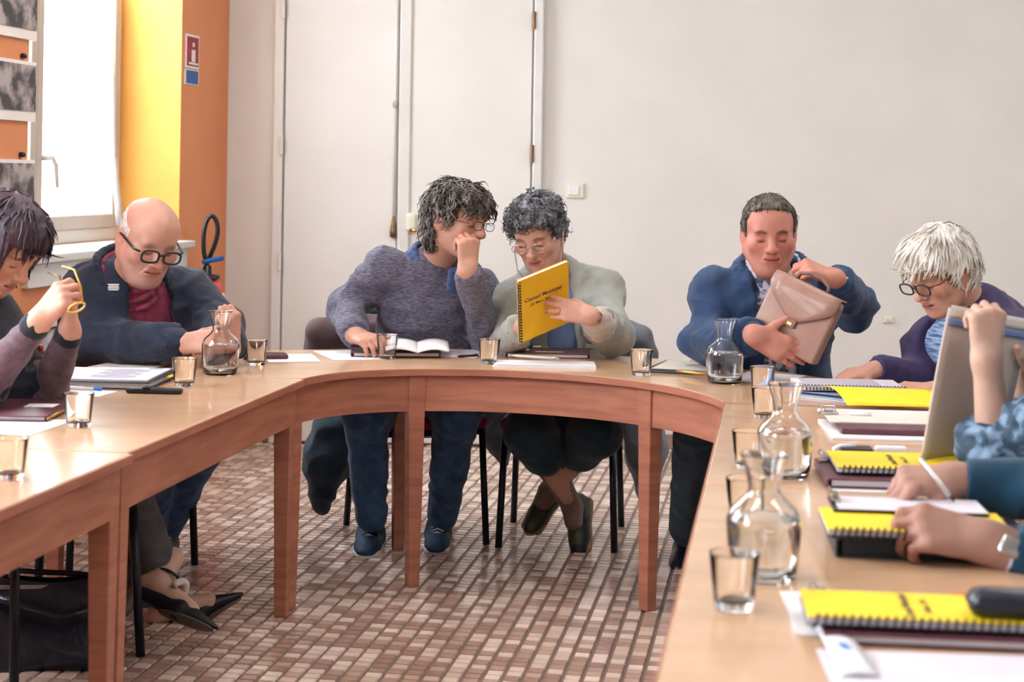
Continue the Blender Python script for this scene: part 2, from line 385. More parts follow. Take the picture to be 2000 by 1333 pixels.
# light switch
sw = empty('light_switch', (bx(1123), DBACK, bz(370)), 0, 'square cream light switch on the wall right of the door', 'light switch')
g = G(); g.box((0, -0.006, 0), (0.086, 0.012, 0.074), 0.004); g.obj('switch_plate', M['cream_plastic'], sw)
g = G(); g.box((-0.006, -0.014, 0), (0.05, 0.01, 0.05), 0.003); g.obj('rocker', M['white_plastic'], sw)
sk = empty('wall_socket', (bx(1738), DBACK, bz(613)), 0, 'small cream socket on the back wall left of the white-haired woman', 'socket')
g = G(); g.box((0, -0.006, 0), (0.05, 0.012, 0.03), 0.004); g.obj('plate', M['cream_plastic'], sk)
g = G(); g.box((0, -0.013, 0), (0.02, 0.006, 0.012), 0.002); g.obj('insert', M['env_flap'], sk)
# unseen ceiling lamps, added to light the room
for k, (x, y) in enumerate(((-0.6, 2.2), (1.9, 2.2), (-0.4, 5.6), (1.9, 5.6))):
    l = empty('added_ceiling_lamp', (x, y, CEIL), 0, ['added unseen lamp panel above the near left table', 'added unseen lamp panel above the near right table', 'added unseen lamp panel above the curved table', 'added unseen lamp panel towards the right wall'][k], 'ceiling lamp', 'added ceiling lamps')
    g = G(); g.box((0, 0, -0.04), (1.24, 0.34, 0.08), 0.01); g.obj('housing', M['white_plastic'], l)
    g = G(); g.box((0, 0, -0.086), (1.18, 0.28, 0.012), 0.003); g.obj('diffuser', M['added_lamp_glow'], l)
    area_light('added_lamp_light', (x, y, CEIL-0.11), (0, 0, -1), 1.15, 0.26, 15, (1.0, 0.965, 0.925))
# signs + extinguisher on the orange wall
def on_left(px): # s on the wall plane for a pixel column
    k = (px-1000)/FPX; # X = k*d ; CORNER - LU*s
    return (k*CORNER.y - CORNER.x)/(k*LU.y - LU.x)
def wall_z(px, py):
    s_ = on_left(px); d = (CORNER - LU*s_).y; return P(px, py, d).z
def wsign(name, label, px0, px1, py0, py1, mats):
    s0, s1 = on_left(px1), on_left(px0); z1, z0 = wall_z((px0+px1)/2, py0), wall_z((px0+px1)/2, py1)
    e = empty(name, LW((s0+s1)/2, 0, (z0+z1)/2), -LEFT_A, label, 'sign'); w, h = s1-s0, z1-z0
    g = G(); g.box((0.003, 0, 0), (0.006, w, h), 0.001); g.obj('backing', M['sign_white'], e)
    g = G(); g.box((0.007, 0, 0), (0.003, w*0.84, h*0.86), 0.0005); g.obj('panel', mats, e)
    return e, w, h
e, w, h = wsign('extinguisher_sign', 'red and white sign with an extinguisher pictogram on the orange wall', 357, 383, 68, 134, M['sign_red'])
g = G(); g.box((0.010, 0, -0.02), (0.003, w*0.26, h*0.36), 0.001); g.box((0.010, 0, h*0.2), (0.003, w*0.12, h*0.12), 0.001); g.box((0.010, 0, -h*0.36), (0.003, w*0.66, h*0.06), 0.001); g.obj('pictogram', M['sign_white'], e)
wsign('class_sign', 'small blue square sign below the red extinguisher sign', 356, 383, 136, 166, M['sign_blue'])
ex = empty('fire_extinguisher', P(404, 700, 7.62), 0.3, 'red fire extinguisher with black hose hung on the orange wall', 'fire extinguisher')
e0 = Vector(ex.location); zt = P(404, 545, 7.62).z - e0.z; zb = P(404, 740, 7.62).z - e0.z
ex.location.z = P(404, 740, 7.62).z; zt -= zb; e0 = Vector(ex.location)
g = G(); g.lathe([(0, 0), (0.06, 0), (0.068, 0.012), (0.068, zt-0.05), (0.06, zt-0.02), (0.035, zt-0.004), (0.0, zt)], 28); cyl = g.obj('cylinder', M['red'], ex, True)
g = G(); g.box((0.055, -0.042, zt-0.09), (0.05, 0.006, 0.055), 0.002, rot=Matrix.Rotation(0.9, 3, 'Z')); g.obj('label_sticker', M['sign_white'], cyl)
g = G(); g.lathe([(0, zt-0.004), (0.05, zt-0.002), (0.055, zt+0.008), (0.05, zt+0.018), (0.016, zt+0.022), (0.014, zt+0.06), (0, zt+0.062)], 20); g.obj('collar', M['black'], ex, True)
g = G(); g.box((0.02, 0, zt+0.085), (0.10, 0.022, 0.022), 0.006, rot=Matrix.Rotation(-0.2, 3, 'Y')); g.obj('lever', M['sign_blue'], ex)
g = G(); hp = [(0.0, 0, zt+0.05), (-0.02, 0, zt+0.12), (-0.022, 0, zt+0.2), (-0.01, 0, zt+0.26), (0.012, 0, zt+0.285), (0.034, 0, zt+0.26), (0.04, 0, zt+0.21), (0.028, 0.01, zt+0.15), (0.01, 0.02, zt+0.1), (-0.04, 0.06, zt-0.05), (-0.07, 0.05, zt-0.2)]
hpv = [Vector(p) for p in hp]; fine = []
for i in range(len(hpv)-1):
    p0, p1, p2, p3 = hpv[max(i-1, 0)], hpv[i], hpv[i+1], hpv[min(i+2, len(hpv)-1)]
    for t in (0, .25, .5, .75):
        fine.append(0.5*((2*p1)+(p2-p0)*t+(2*p0-5*p1+4*p2-p3)*t*t+(3*p1-p0-3*p2+p3)*t**3))
g.tube(fine, 0.0105, 8); g.obj('hose', M['black'], ex, True)
# pictures on the pier left of the window
for k, (y0, y1, lab) in enumerate(((-70, 80, 'greyscale photo print at the top of the pier left of the window'), (122, 238, 'greyscale photo print in the middle of the pier left of the window'), (312, 470, 'lowest greyscale photo print beside the window, above the dark-haired woman'))):
    s0 = 2.10; s1 = 2.75; d = (CORNER-LU*s0).y
    z1, z0 = P(30, y0, d).z, P(30, y1, d).z
    e = empty('photo_print', LW((s0+s1)/2, 0, (z0+z1)/2), -LEFT_A, lab, 'picture', 'prints beside the window')
    g = G(); g.box((0.006, 0, 0), (0.012, s1-s0, z1-z0), 0.001); g.obj('mount', M['sign_white'], e)
    g = G(); g.box((0.014, 0, 0.012), (0.004, s1-s0-0.015, z1-z0-0.05), 0.0005); g.obj('print', M['photo_grey'], e)
    for q in (-0.2, 0.24):
        g = G(); g.lathe([(0, 0), (0.012, 0.002), (0.014, 0.01), (0.01, 0.018), (0, 0.02)], 12, (0.008, q-0.01, (z1-z0)/2+0.008)); g.obj('fixing_knob', M['black'], e, True)
# ================================================================== TABLES
ZT, TT = 0.70, 0.022
K = 0.946
def leg(g, c, w0=0.054, w1=0.036, z1=None, rz=-TA):
    z1 = (ZT-TT) if z1 is None else z1
    g.box((c[0], c[1], z1/2), (w0, w0, z1), 0.003, rot=Matrix.Rotation(rz, 3, 'Z'), taper=w1/w0)
def straight_table(label, a0, a1, b0, b1):
    c = AB((a0+a1)/2, (b0+b1)/2); t = empty('table', c, -TA, label, 'table', 'tables of the horseshoe')
    w, l = a1-a0, b1-b0
    g = G(); g.box((0, 0, ZT-TT/2), (w, l, TT), 0.004); g.obj('table_top', M['table_top'], t)
    for (x, y, sx, sy) in ((w/2+0.0015, 0, 0.003, l), (-w/2-0.0015, 0, 0.003, l), (0, l/2+0.0015, w, 0.003), (0, -l/2-0.0015, w, 0.003)):
        g = G(); g.box((x, y, ZT-TT/2-0.001), (sx, sy, TT-0.002), 0.001); g.obj('edge_band', M['apron'], t)
    ins = 0.018; ah = 0.112; az = ZT-TT-ah/2
    for (x, y, sx, sy) in ((w/2-ins-0.011, 0, 0.022, l-0.11), (-w/2+ins+0.011, 0, 0.022, l-0.11), (0, l/2-ins-0.011, w-0.12, 0.022), (0, -l/2+ins+0.011, w-0.12, 0.022)):
        g = G(); g.box((x, y, az), (sx, sy, ah), 0.002); g.obj('apron', M['apron'], t)
    for sx in (-1, 1):
        for sy in (-1, 1):
            g = G(); leg(g, (sx*(w/2-ins-0.026), sy*(l/2-ins-0.026)), rz=0); g.obj('leg', M['apron'], t)
    return t
aL0, aL1 = -2.32*K, -1.475*K
aR0, aR1 = -0.147*K, 0.47*K
straight_table('straight table at the near left with a tumbler at its far end', aL0, aL1+0.016, 2.25*K, 3.695*K)
straight_table('straight left table bearing the carafe and the bald man\'s papers', aL0, aL1, 3.705*K, 5.17*K)
straight_table('straight right table nearest the camera with carafe and yellow notebooks', aR0, aR1, 2.1*K, 3.628*K)
straight_table('straight right table with white binder and big tumbler group', aR0, aR1, 3.636*K, 4.945*K)
# curved end table
th = [173, 159, 150, 143, 131, 120, 107, 94, 86, 74, 62, 52, 42, 31, 20, 10, 2]
ri = [.672, .690, .712, .722, .718, .696, .672, .646, .630, .618, .612, .612, .618, .628, .642, .664, .684]
aa = np.linspace(173, 2, 61); rr = np.interp(-aa, -np.array(th, float), ri)
for _ in range(6): rr[1:-1] = (rr[:-2]+2*rr[1:-1]+rr[2:])/4
CA, CB = -0.83*K, 4.952*K
def ringpt(ang, off):
    r = np.interp(-ang, -aa, rr)*K + off
    # square the two ends onto the straight tables
    return AB(CA + r*math.cos(math.radians(ang)), CB + r*math.sin(math.radians(ang)))
def clampb(p, lo):   # keep the ring beyond the straight tables' ends
    a = p.dot(TV); b = p.dot(TU); return AB(a, max(b, lo(a)))
lo = lambda a: (5.178*K if a < CA else 4.952*K)
def wid(t): return 0.60*K + 0.07*K*max(0, math.sin(math.radians(t-60))) + 0.12*K*max(0, (t-125)/48)
ct = empty('curved_table', AB(CA, CB+0.9), -TA, 'curved end table joining both rows, in front of the reading couple', 'table', 'tables of the horseshoe')
c0 = Vector(ct.location); inv = Matrix.Rotation(TA, 3, 'Z')
def loc2(p): q = inv @ (p-c0); return (q.x, q.y)
inn = [loc2(clampb(ringpt(t, 0), lo)) for t in aa]; out = [loc2(clampb(ringpt(t, wid(t)), lo)) for t in aa]
inn = [inn[i] for i in range(len(inn))]
g = G(); g.strip(inn, out, ZT-TT, ZT); g.obj('table_top', M['table_top'], ct)
for off in (lambda t: -0.003, lambda t: wid(t)):
    A = [loc2(clampb(ringpt(t, off(t)), lo)) for t in aa]; B = [loc2(clampb(ringpt(t, off(t)+0.003), lo)) for t in aa]
    g = G(); g.strip(A, B, ZT-TT, ZT-0.002); g.obj('edge_band', M['apron'], ct)
def arc_ap(t0, t1, o0, o1):
    ts = np.linspace(t0, t1, 24)
    A = [loc2(ringpt(t, o0(t))) for t in ts]; B = [loc2(ringpt(t, o1(t))) for t in ts]
    g = G(); g.strip(A, B, ZT-TT-0.116, ZT-TT); return g.obj('apron', M['apron'], ct)
for (t0, t1) in ((158, 122), (119, 50.5), (47, 6)):
    arc_ap(t0, t1, lambda t: 0.020, lambda t: 0.042)
for (t0, t1) in ((163, 117), (113, 58), (54, 8)):
    arc_ap(t0, t1, lambda t: wid(t)-0.045, lambda t: wid(t)-0.023)
for (t, o) in ((160, 0.048), (120.5, 0.040), (49, 0.040), (5, 0.048), (165, None), (115, None), (56, None), (6, None)):
    off = o if o is not None else wid(t)-0.05
    q = loc2(ringpt(t, off)); g = G(); leg(g, q, 0.056, 0.038, rz=math.radians(t-90)); g.obj('leg', M['apron'], ct)

# ================================================================== CHAIRS
def make_chair(label, loc, rz, back=True):
    """local: +y is the way the sitter faces"""
    c = empty('chair', loc, rz, label, 'chair', 'dark tube chairs with burgundy seats')
    g = G(); g.box((0, 0, 0.435), (0.42, 0.42, 0.05), 0.022, segs=3); g.obj('seat', M['seat'], c, True)
    fr = G()
    pts = [(-0.19, 0.19, 0.40), (0.19, 0.19, 0.40), (0.19, -0.19, 0.40), (-0.19, -0.19, 0.40), (-0.19, 0.19, 0.40)]
    fr.tube(pts, 0.011, 8); fr.obj('seat_frame', M['chair_metal'], c, True)
    for sx in (-1, 1):
        g = G(); g.tube([(sx*0.19, 0.19, 0.41), (sx*0.205, 0.215, 0.0)], 0.0125, 8); g.obj('leg', M['chair_metal'], c, True)
        g = G(); g.tube([(sx*0.19, -0.19, 0.41), (sx*0.205, -0.235, 0.0)], 0.0125, 8); g.obj('leg', M['chair_metal'], c, True)
        g = G(); g.tube([(sx*0.19, -0.19, 0.40), (sx*0.19, -0.215, 0.55), (sx*0.185, -0.25, 0.80)], 0.011, 8); g.obj('back_post', M['chair_metal'], c, True)
    rows = []
    for i in range(9):
        v = i/8; z = 0.58 + 0.24*v; r = []
        for j in range(13):
            u = j/12*2-1; r.append((u*0.2*(1-0.12*v*v*abs(u)), -0.235-0.03*v - 0.03*(1-u*u) , z - 0.03*abs(u)**3*v))
        rows.append(r)
    g = G(); g.solid(rows, 0.018); g.obj('backrest', M['chair_metal'], c, True)
    return c
# ================================================================== GLASSWARE
def make_tumbler():
    t = empty('tumbler', (0, 0, 0))
    prof = [(0.0, 0.0), (0.026, 0.0), (0.0285, 0.003), (0.0365, 0.079), (0.0368, 0.081), (0.0358, 0.0815), (0.0345, 0.080), (0.0272, 0.016), (0.024, 0.013), (0.0, 0.0125)]
    g = G(); g.lathe(prof, 40); g.obj('glass_wall', M['glass'], t, True)
    return t
def make_carafe():
    c = empty('carafe', (0, 0, 0))
    o = [(0.0, 0.0), (0.047, 0.0), (0.051, 0.004), (0.0545, 0.03), (0.058, 0.083), (0.0575, 0.092), (0.050, 0.108), (0.032, 0.124), (0.0245, 0.134), (0.0245, 0.142), (0.030, 0.168), (0.0375, 0.190), (0.0385, 0.192)]
    inn = [(0.037, 0.1925), (0.0355, 0.190), (0.028, 0.168), (0.0222, 0.142), (0.0222, 0.134), (0.030, 0.122), (0.048, 0.106), (0.0545, 0.091), (0.055, 0.083), (0.0515, 0.03), (0.048, 0.0075), (0.0, 0.0065)]
    g = G(); g.lathe(o+inn, 48); g.obj('glass_wall', M['glass'], c, True)
    wp = [(0.0, 0.0070), (0.0475, 0.0080), (0.0511, 0.03), (0.0546, 0.083), (0.0541, 0.091), (0.0535, 0.0925), (0.0, 0.0925)]
    g = G(); g.lathe(wp, 48); g.obj('water', M['water'], c, False, auto=True)
    return c
def tub(proto, px, py, label, group, cat, rz=0):
    o = proto if 'category' not in proto.keys() else copy_tree(proto)
    o.location = T(px, py); o.rotation_euler.z = rz; tagp(o, label, cat, group); return o
tb = make_tumbler()
for (px, py, lab) in ((18, 936, 'glass tumbler cut off by the left edge of the photo'), (153, 834, 'glass tumbler beside the maroon folder at the left'),
        (360, 755, 'glass tumbler in front of the left carafe, beside the black pen case'), (500, 714, 'glass tumbler just right of the left carafe'),
        (756, 701, 'glass tumbler in front of the grey-sweatered man\'s folder'), (955, 711, 'glass tumbler by the elbow of the grey-sweatered man'),
        (1252, 734, 'glass tumbler standing alone on the curved table'), (1489, 771, 'glass tumbler just right of the carafe before the blue-jacketed man'),
        (1494, 818, 'glass tumbler behind the neck of the tall right carafe'), (1462, 916, 'glass tumbler left of the farther right carafe'),
        (1456, 1022, 'glass tumbler half hidden behind the nearest carafe'), (1433, 1190, 'nearest glass tumbler at the front of the right table')):
    tub(tb, px, py, lab, 'drinking glasses', 'glass')
cf = make_carafe()
for (px, py, lab) in ((430, 731, 'water carafe on the left table before the bald man'), (1415, 748, 'water carafe before the blue-jacketed man\'s arm'),
        (1532, 930, 'farther of the two carafes on the right tables'), (1490, 1128, 'nearest water carafe at the front of the right table')):
    tub(cf, px, py, lab, 'water carafes', 'carafe')

# ================================================================== PAPER GOODS
def slab(name, label, cat, px, py, z, size, rz, m, bev=0.002, group=None):
    e = empty(name, T(px, py, z), rz, label, cat, group)
    return e
def leaf(e, name, size, off, m, bev=0.0, rz=0):
    g = G(); g.box((off[0], off[1], off[2]+size[2]/2), size, bev, rot=Matrix.Rotation(rz, 3, 'Z')); return g.obj(name, m, e)
def sheet(label, px, py, rz, w=0.21, l=0.297, z=0.7006, m='paper', th=0.0012, curl=0.0, lines=0, group='loose sheets on the tables'):
    e = empty('paper_sheet', T(px, py, z), rz, label, 'paper', group)
    rows = [[(w*(j/8-0.5), l*(i/10-0.5), curl*((i/10)**3)*(0.6+0.4*j/8)) for j in range(9)] for i in range(11)]
    g = G(); g.solid(rows, -th); o = g.obj('page', M[m], e)
    if lines:
        g = G()
        for k in range(lines):
            y = l*0.38-k*l*0.8/lines; ww = w*(0.74 if k % 4 else 0.4); g.box((-w*0.37+ww/2, y, th+0.0004), (ww, 0.0022, 0.0006))
        g.obj('printed_lines', M['print_grey'], o)
    return e
def metal_clip(e, loc, rz=0, s=1.0):
    g = G(); R = Matrix.Rotation(rz, 3, 'Z')
    g.box(Vector(loc)+Vector((0, 0, 0.004)), (0.06*s, 0.02*s, 0.008), 0.002, rot=R); g.box(Vector(loc)+Vector((0, 0, 0.012)), (0.03*s, 0.014*s, 0.008), 0.003, rot=R)
    g.tube([Vector(loc)+R@Vector((-0.022*s, 0, 0.01)), Vector(loc)+R@Vector((-0.022*s, 0.012*s, 0.02)), Vector(loc)+R@Vector((0.022*s, 0.012*s, 0.02)), Vector(loc)+R@Vector((0.022*s, 0, 0.01))], 0.002, 6)
    return g.obj('metal_clip', M['metal'], e)
def folder(label, px, py, rz, w, l, t, m, z=0.7005, group='folders on the tables', pm='paper'):
    e = empty('folder', T(px, py, z), rz, label, 'folder', group)
    leaf(e, 'back_cover', (w, l, 0.003), (0, 0, 0), M[m], 0.001)
    leaf(e, 'pages', (w*0.95, l*0.95, t-0.006), (0, 0, 0.003), M[pm], 0)
    fc = leaf(e, 'front_cover', (w, l, 0.003), (0, 0, t-0.003), M[m], 0.001)
    g = G(); g.box((-w/2, 0, t/2), (0.006, l, t), 0.0025); g.obj('spine', M[m], e)
    return e
def spiral_book(label, px, py, rz, w=0.21, l=0.297, t=0.012, z=0.7, m='yellow_b', lines=True, group='yellow spiral notebooks'):
    """spine along local -x edge; l runs along y"""
    e = empty('spiral_notebook', T(px, py, z), rz, label, 'notebook', group)
    leaf(e, 'back_cover', (w, l, 0.0015), (0, 0, 0), M['black_card'], 0)
    leaf(e, 'pages', (w-0.004, l-0.004, t-0.003), (0, 0, 0.0015), M['lilac_paper'], 0)
    c = leaf(e, 'front_cover', (w, l, 0.0015), (0, 0, t-0.0015), M[m], 0)
    coil(e, w, l, t)
    if lines:
        text_mesh('title_text', 'Conseil Municipal', 0.0185, M['print'], c, (0.0, 0.02, t+0.0004), bold=0.0004, shear=0.2)
        text_mesh('date_text', '20 Mars 2014', 0.0145, M['print'], c, (0.0, -0.006, t+0.0004), bold=0.0002, shear=0.2)
    return e
def coil(e, w, l, t, n=30):
    g = G(); r = t*0.5+0.0032
    pts = []
    n = int(l/0.0115)
    for k in range(n*8+1):
        a = k/8*2*math.pi; pts.append((-w/2+0.001+r*math.cos(a), -l/2+0.006+(l-0.012)*k/(n*8), t/2+r*math.sin(a)))
    g.tube(pts, 0.0019, 5); return g.obj('spiral_binding', M['black'], e, True)
def pen(label, p0, p1, z, m, r=0.0045, group='pens on the tables', cap=None):
    a, b = T(*p0, z), T(*p1, z); e = empty('pen', a, 0, label, 'pen', group); d = (b-a)
    g = G(); g.tube([(0, 0, r), d*0.08+Vector((0, 0, r)), d*0.12+Vector((0, 0, r)), d+Vector((0, 0, r))], [r*0.25, r*0.8, r, r], 8); g.obj('barrel', M[m], e, True)
    g = G(); g.tube([d*0.9+Vector((0, 0, r)), d*1.03+Vector((0, 0, r))], r*1.12, 8); g.obj('cap', M[cap or 'metal'], e, True)
    g = G(); g.box(d*0.85+Vector((0, 0, 2.2*r)), (d.length*0.25, r*0.7, r*0.4), 0, rot=Matrix.Rotation(math.atan2(d.y, d.x), 3, 'Z')); g.obj('pen_clip', M['metal'], e)
    return e
PI = math.pi
# --- left table
sheet('white sheet sticking out under the maroon folder at the far left', 22, 833, -0.16, 0.21, 0.25)
f = folder('maroon folder with a white label at the far left', 32, 806, 0.0, 0.235, 0.31, 0.014, 'maroon', z=0.702)
leaf(f, 'label_strip', (0.075, 0.06, 0.0006), (0.055, 0.03, 0.0142), M['paper'])
g = G(); g.tube([(0.118, -0.15, 0.007), (0.118, 0.15, 0.007)], 0.004, 8); g.obj('brass_edge', M['brass'], f, True)
sheet('white sheet below the open document folder on the left table', 125, 767, -0.2, 0.26, 0.12)
pen('blue ballpoint lying on the white sheet at the left', (86, 758), (195, 763), 0.703, 'white_plastic', cap='blue_ink')
e = empty('pen_case', T(302, 769), -0.05, 'black pen case at the edge of the white sheet on the left table', 'pen case')
g = G(); g.box((0, 0, 0.008), (0.155, 0.03, 0.015), 0.006, segs=3); g.obj('case', M['black'], e, True)
g = G(); g.box((-0.02, 0, 0.0165), (0.02, 0.032, 0.004), 0.001); g.obj('clasp', M['black'], e); g = G(); g.box((0.045, -0.004, 0.0165), (0.03, 0.004, 0.003), 0.001); g.obj('pen_clip', M['metal'], e)
f = folder('open dark folder with printed pages before the dark-haired woman', 190, 745, -0.06, 0.40, 0.33, 0.02, 'black_card', z=0.701)
leaf(f, 'printed_page', (0.215, 0.29, 0.004), (0.075, 0, 0.0205), M['lilac_paper'], 0, 0.03)
leaf(f, 'side_pocket', (0.17, 0.28, 0.003), (-0.11, 0.0, 0.0205), M['paper'], 0, -0.02)
g = G()
for k in range(16): g.box((0.07, 0.10-k*0.014, 0.0250), (0.13 if k % 5 else 0.07, 0.003, 0.0006))
g.box((0.14, 0.125, 0.0250), (0.04, 0.018, 0.0006)); g.obj('printed_lines', M['print_grey'], f)
metal_clip(f, (-0.185, -0.06, 0.02), PI/2)
g = G(); g.box((0.20, 0.03, 0.016), (0.03, 0.04, 0.002)); g.obj('yellow_tab', M['yellow'], f)
e = sheet('curling leaflet lying before the bald man', 272, 712, -0.35, 0.20, 0.27, curl=0.025, lines=14, m='env_flap')
e = empty('phone', T(518, 701), 0.25, 'dark phone case right of the left carafe', 'phone')
g = G(); g.box((0, 0, 0.009), (0.145, 0.075, 0.018), 0.007, segs=3); g.obj('case', M['maroon'], e, True); g = G(); g.box((0, 0, 0.0185), (0.12, 0.06, 0.001)); g.obj('screen', M['black'], e)
sheet('white sheet right of the dark phone on the left table', 568, 700, 0.25, 0.17, 0.24)
# --- curved table, left to right
sheet('white sheet at the left of the grey-sweatered man\'s folder', 690, 694, 0.35, 0.21, 0.297)
f = folder('maroon clip folder under the hand of the grey-sweatered man', 772, 690, 0.10, 0.30, 0.26, 0.016, 'maroon', z=0.702)
metal_clip(f, (-0.148, 0.07, 0.014), PI/2, 1.2); g = G(); g.tube([(-0.15, 0.12, 0.016), (-0.06, -0.125, 0.016)], 0.006, 8); g.obj('pen_holder', M['metal'], f, True)
e = empty('open_booklet', T(815, 684, 0.72), 0.06, 'open white booklet on the grey-sweatered man\'s folder', 'booklet')
for sgn in (-1, 1):
    rows = [[(sgn*0.105*j/8, 0.14*(i/6-0.5)*2*0.75, 0.012*math.sin(PI*j/8*0.9)+0.012*i/6) for j in range(9)] for i in range(7)]
    g = G(); g.solid(rows, 0.006*(-sgn)); g.obj('page_block', M['paper'], e, True)
sheet('printed sheet lying right of the open booklet', 898, 692, -0.2, 0.16, 0.20, m='lilac_paper', curl=0.006, lines=10)
pen('dark ballpoint tip poking out near the second tumbler', (893, 699), (938, 697), 0.701, 'black')
f = folder('brown leather folder in front of the woman reading the yellow notebook', 1070, 694, -0.03, 0.285, 0.20, 0.016, 'brown_leather', z=0.7005)
leaf(f, 'label_strip', (0.095, 0.02, 0.0008), (0.005, -0.05, 0.0162), M['env_flap']); leaf(f, 'label_strip', (0.07, 0.05, 0.0008), (-0.10, 0.01, 0.0162), M['env_flap'])
pen('beige ballpoint resting along the brown leather folder', (1000, 698), (1090, 703), 0.716, 'cream_plastic')
e = empty('paper_stack', T(1064, 715), -0.03, 'neat stack of white paper before the brown leather folder', 'paper')
for k in range(4): leaf(e, 'page', (0.333-0.004*k, 0.13, 0.0022), (0.002*(k % 2), 0.001*k, 0.0025*k), M['paper'], 0, 0.006*(k-1))
f = folder('black clip folder with grey papers left of the middle carafe', 1347, 722, -0.35, 0.23, 0.28, 0.010, 'black_card', z=0.7005)
leaf(f, 'loose_page', (0.2, 0.26, 0.0015), (0.0, 0.012, 0.0103), M['env_flap'], 0, 0.05); metal_clip(f, (0.0, 0.125, 0.01), 0)
pen('gold pen lying along the black clip folder', (1320, 727), (1385, 735), 0.711, 'gold')
sheet('white sheet right of the middle carafe', 1492, 738, -0.5, 0.19, 0.25)
e = empty('document_pile', T(1600, 770, 0.7005), -0.75, 'pile of blue folder and papers before the white-haired woman', 'papers')
leaf(e, 'sheet', (0.30, 0.22, 0.003), (0, 0, 0), M['paper'], 0, 0.06); leaf(e, 'blue_cover', (0.31, 0.22, 0.004), (0.0, 0.01, 0.004), M['blue_folder'], 0, 0.0)
leaf(e, 'dark_cover', (0.30, 0.2, 0.004), (0.02, 0.0, 0.009), M['black_card'], 0, 0.08); leaf(e, 'sheet', (0.29, 0.21, 0.003), (0.03, 0.01, 0.014), M['blue_folder'], 0, 0.12)
# open spiral notebook before the white-haired woman: pages flat, yellow cover folded forward
e = empty('spiral_notebook', T(1672, 766, 0.722), -0.045, 'open spiral notebook with yellow cover before the white-haired woman', 'notebook', 'yellow spiral notebooks')
g = G(); g.box((-0.01, 0.11, 0.006), (0.30, 0.20, 0.012), 0.001); g.obj('pages', M['lilac_paper'], e)
g = G()
for k in range(9): g.box((-0.03, 0.19-k*0.02, 0.0125), (0.22, 0.004, 0.0006))
g.obj('printed_lines', M['print_grey'], e)
rows = [[(-0.10+0.30*j/8+0.045*(i/8), -0.004-0.20*i/8, 0.012-0.024*(i/8)**1.5+0.016*math.sin(PI*i/8)*(1-0.6*j/8)) for j in range(9)] for i in range(9)]
g = G(); g.solid(rows, 0.0015); g.obj('yellow_cover', M['yellow_b'], e, True)
g = G(); pts = []
for k in range(30*8+1):
    a = k/8*2*PI; pts.append((-0.145+0.29*k/240, 0.004+0.008*math.cos(a), 0.010+0.008*math.sin(a)))
g.tube(pts, 0.0013, 4); g.obj('spiral_binding', M['black'], e, True)
# --- right tables
e = empty('binder', T(1725, 842), -0.07, 'white and maroon binder stack beside the grey envelope', 'binder')
leaf(e, 'sheet', (0.29, 0.31, 0.006), (0.0, -0.015, 0), M['paper'], 0.001); leaf(e, 'maroon_spine', (0.26, 0.26, 0.016), (0.012, 0.012, 0.006), M['maroon'], 0.005)
leaf(e, 'grey_cover', (0.27, 0.19, 0.004), (0.0, 0.055, 0.022), M['env_flap'], 0.001); leaf(e, 'white_edge', (0.29, 0.022, 0.008), (0.0, 0.152, 0.022), M['white_plastic'], 0.003)
metal_clip(e, (-0.125, 0.08, 0.026), 0.2, 0.8); g = G(); g.tube([(-0.075, 0.075, 0.030), (-0.02, 0.072, 0.030)], 0.0045, 8); g.obj('pen_stub', M['white_plastic'], e, True)
f = folder('maroon folder with white sheet under the yellow notebook beside the clasped hand', 1762, 936, -0.08, 0.33, 0.25, 0.018, 'maroon', z=0.7035)
metal_clip(f, (-0.15, 0.09, 0.018), PI/2-0.2, 0.9)
sheet('white sheet sticking out below the maroon folder on the right table', 1765, 940, -0.08, 0.32, 0.29, z=0.7008)
spiral_book('yellow spiral notebook farther from the camera on the right table', 1765, 911, PI/2-0.08, z=0.7255)
e = empty('phone', T(1672, 884, 0.722), -0.08, 'black phone with white charger behind the farther yellow notebook', 'phone')
g = G(); g.box((0, 0, 0.006), (0.07, 0.05, 0.012), 0.004); g.obj('case', M['black'], e); g = G(); g.box((0.075, 0.0, 0.008), (0.07, 0.03, 0.016), 0.006); g.obj('charger', M['white_plastic'], e)
g = G(); g.tube([(-0.05, -0.01, 0.006), (-0.035, 0.0, 0.012), (0.0, 0.002, 0.014)], 0.006, 8); g.obj('charger_cable', M['white_plastic'], e, True)
f = folder('black folder under the middle yellow notebook by the wristwatch', 1812, 1070, -0.10, 0.32, 0.20, 0.034, 'black_card', z=0.7005, pm='black_card')
spiral_book('yellow spiral notebook under the hand with the wristwatch', 1785, 1032, PI/2-0.10, 0.18, 0.30, z=0.739)
e = empty('clipboard', T(1770, 992, 0.752), -0.09, 'clipboard of pale pink paper under the writing hand', 'clipboard')
leaf(e, 'board', (0.26, 0.12, 0.004), (0, 0, 0), M['black'], 0.001); leaf(e, 'pink_page', (0.25, 0.115, 0.0015), (0.004, 0.0, 0.0042), M['lilac_paper']); metal_clip(e, (-0.12, 0.02, 0.005), PI/2, 0.8)
sheet('large white sheet under the nearest yellow notebook', 1790, 1205, -0.06, 0.36, 0.24, z=0.7005)
f = folder('maroon folder below the nearest yellow notebook', 1830, 1225, -0.10, 0.32, 0.22, 0.014, 'maroon', z=0.702)
spiral_book('nearest yellow spiral notebook at the right edge of the photo', 1806, 1203, PI/2-0.10, 0.15, 0.33, z=0.7205)
g_ = metal_clip(f, (-0.155, 0.075, 0.014), PI/2-0.2, 1.0)
sheet('pale lilac sheet in the lower right corner', 1880, 1320, -0.06, 0.34, 0.19, z=0.7008, m='lilac_paper')
pen('orange-brown pen behind the nearest yellow notebook', (1850, 1172), (1990, 1178), 0.7025, 'wood_pen', 0.006)
q0, q1 = T(1598, 1205), T(1690, 1345)
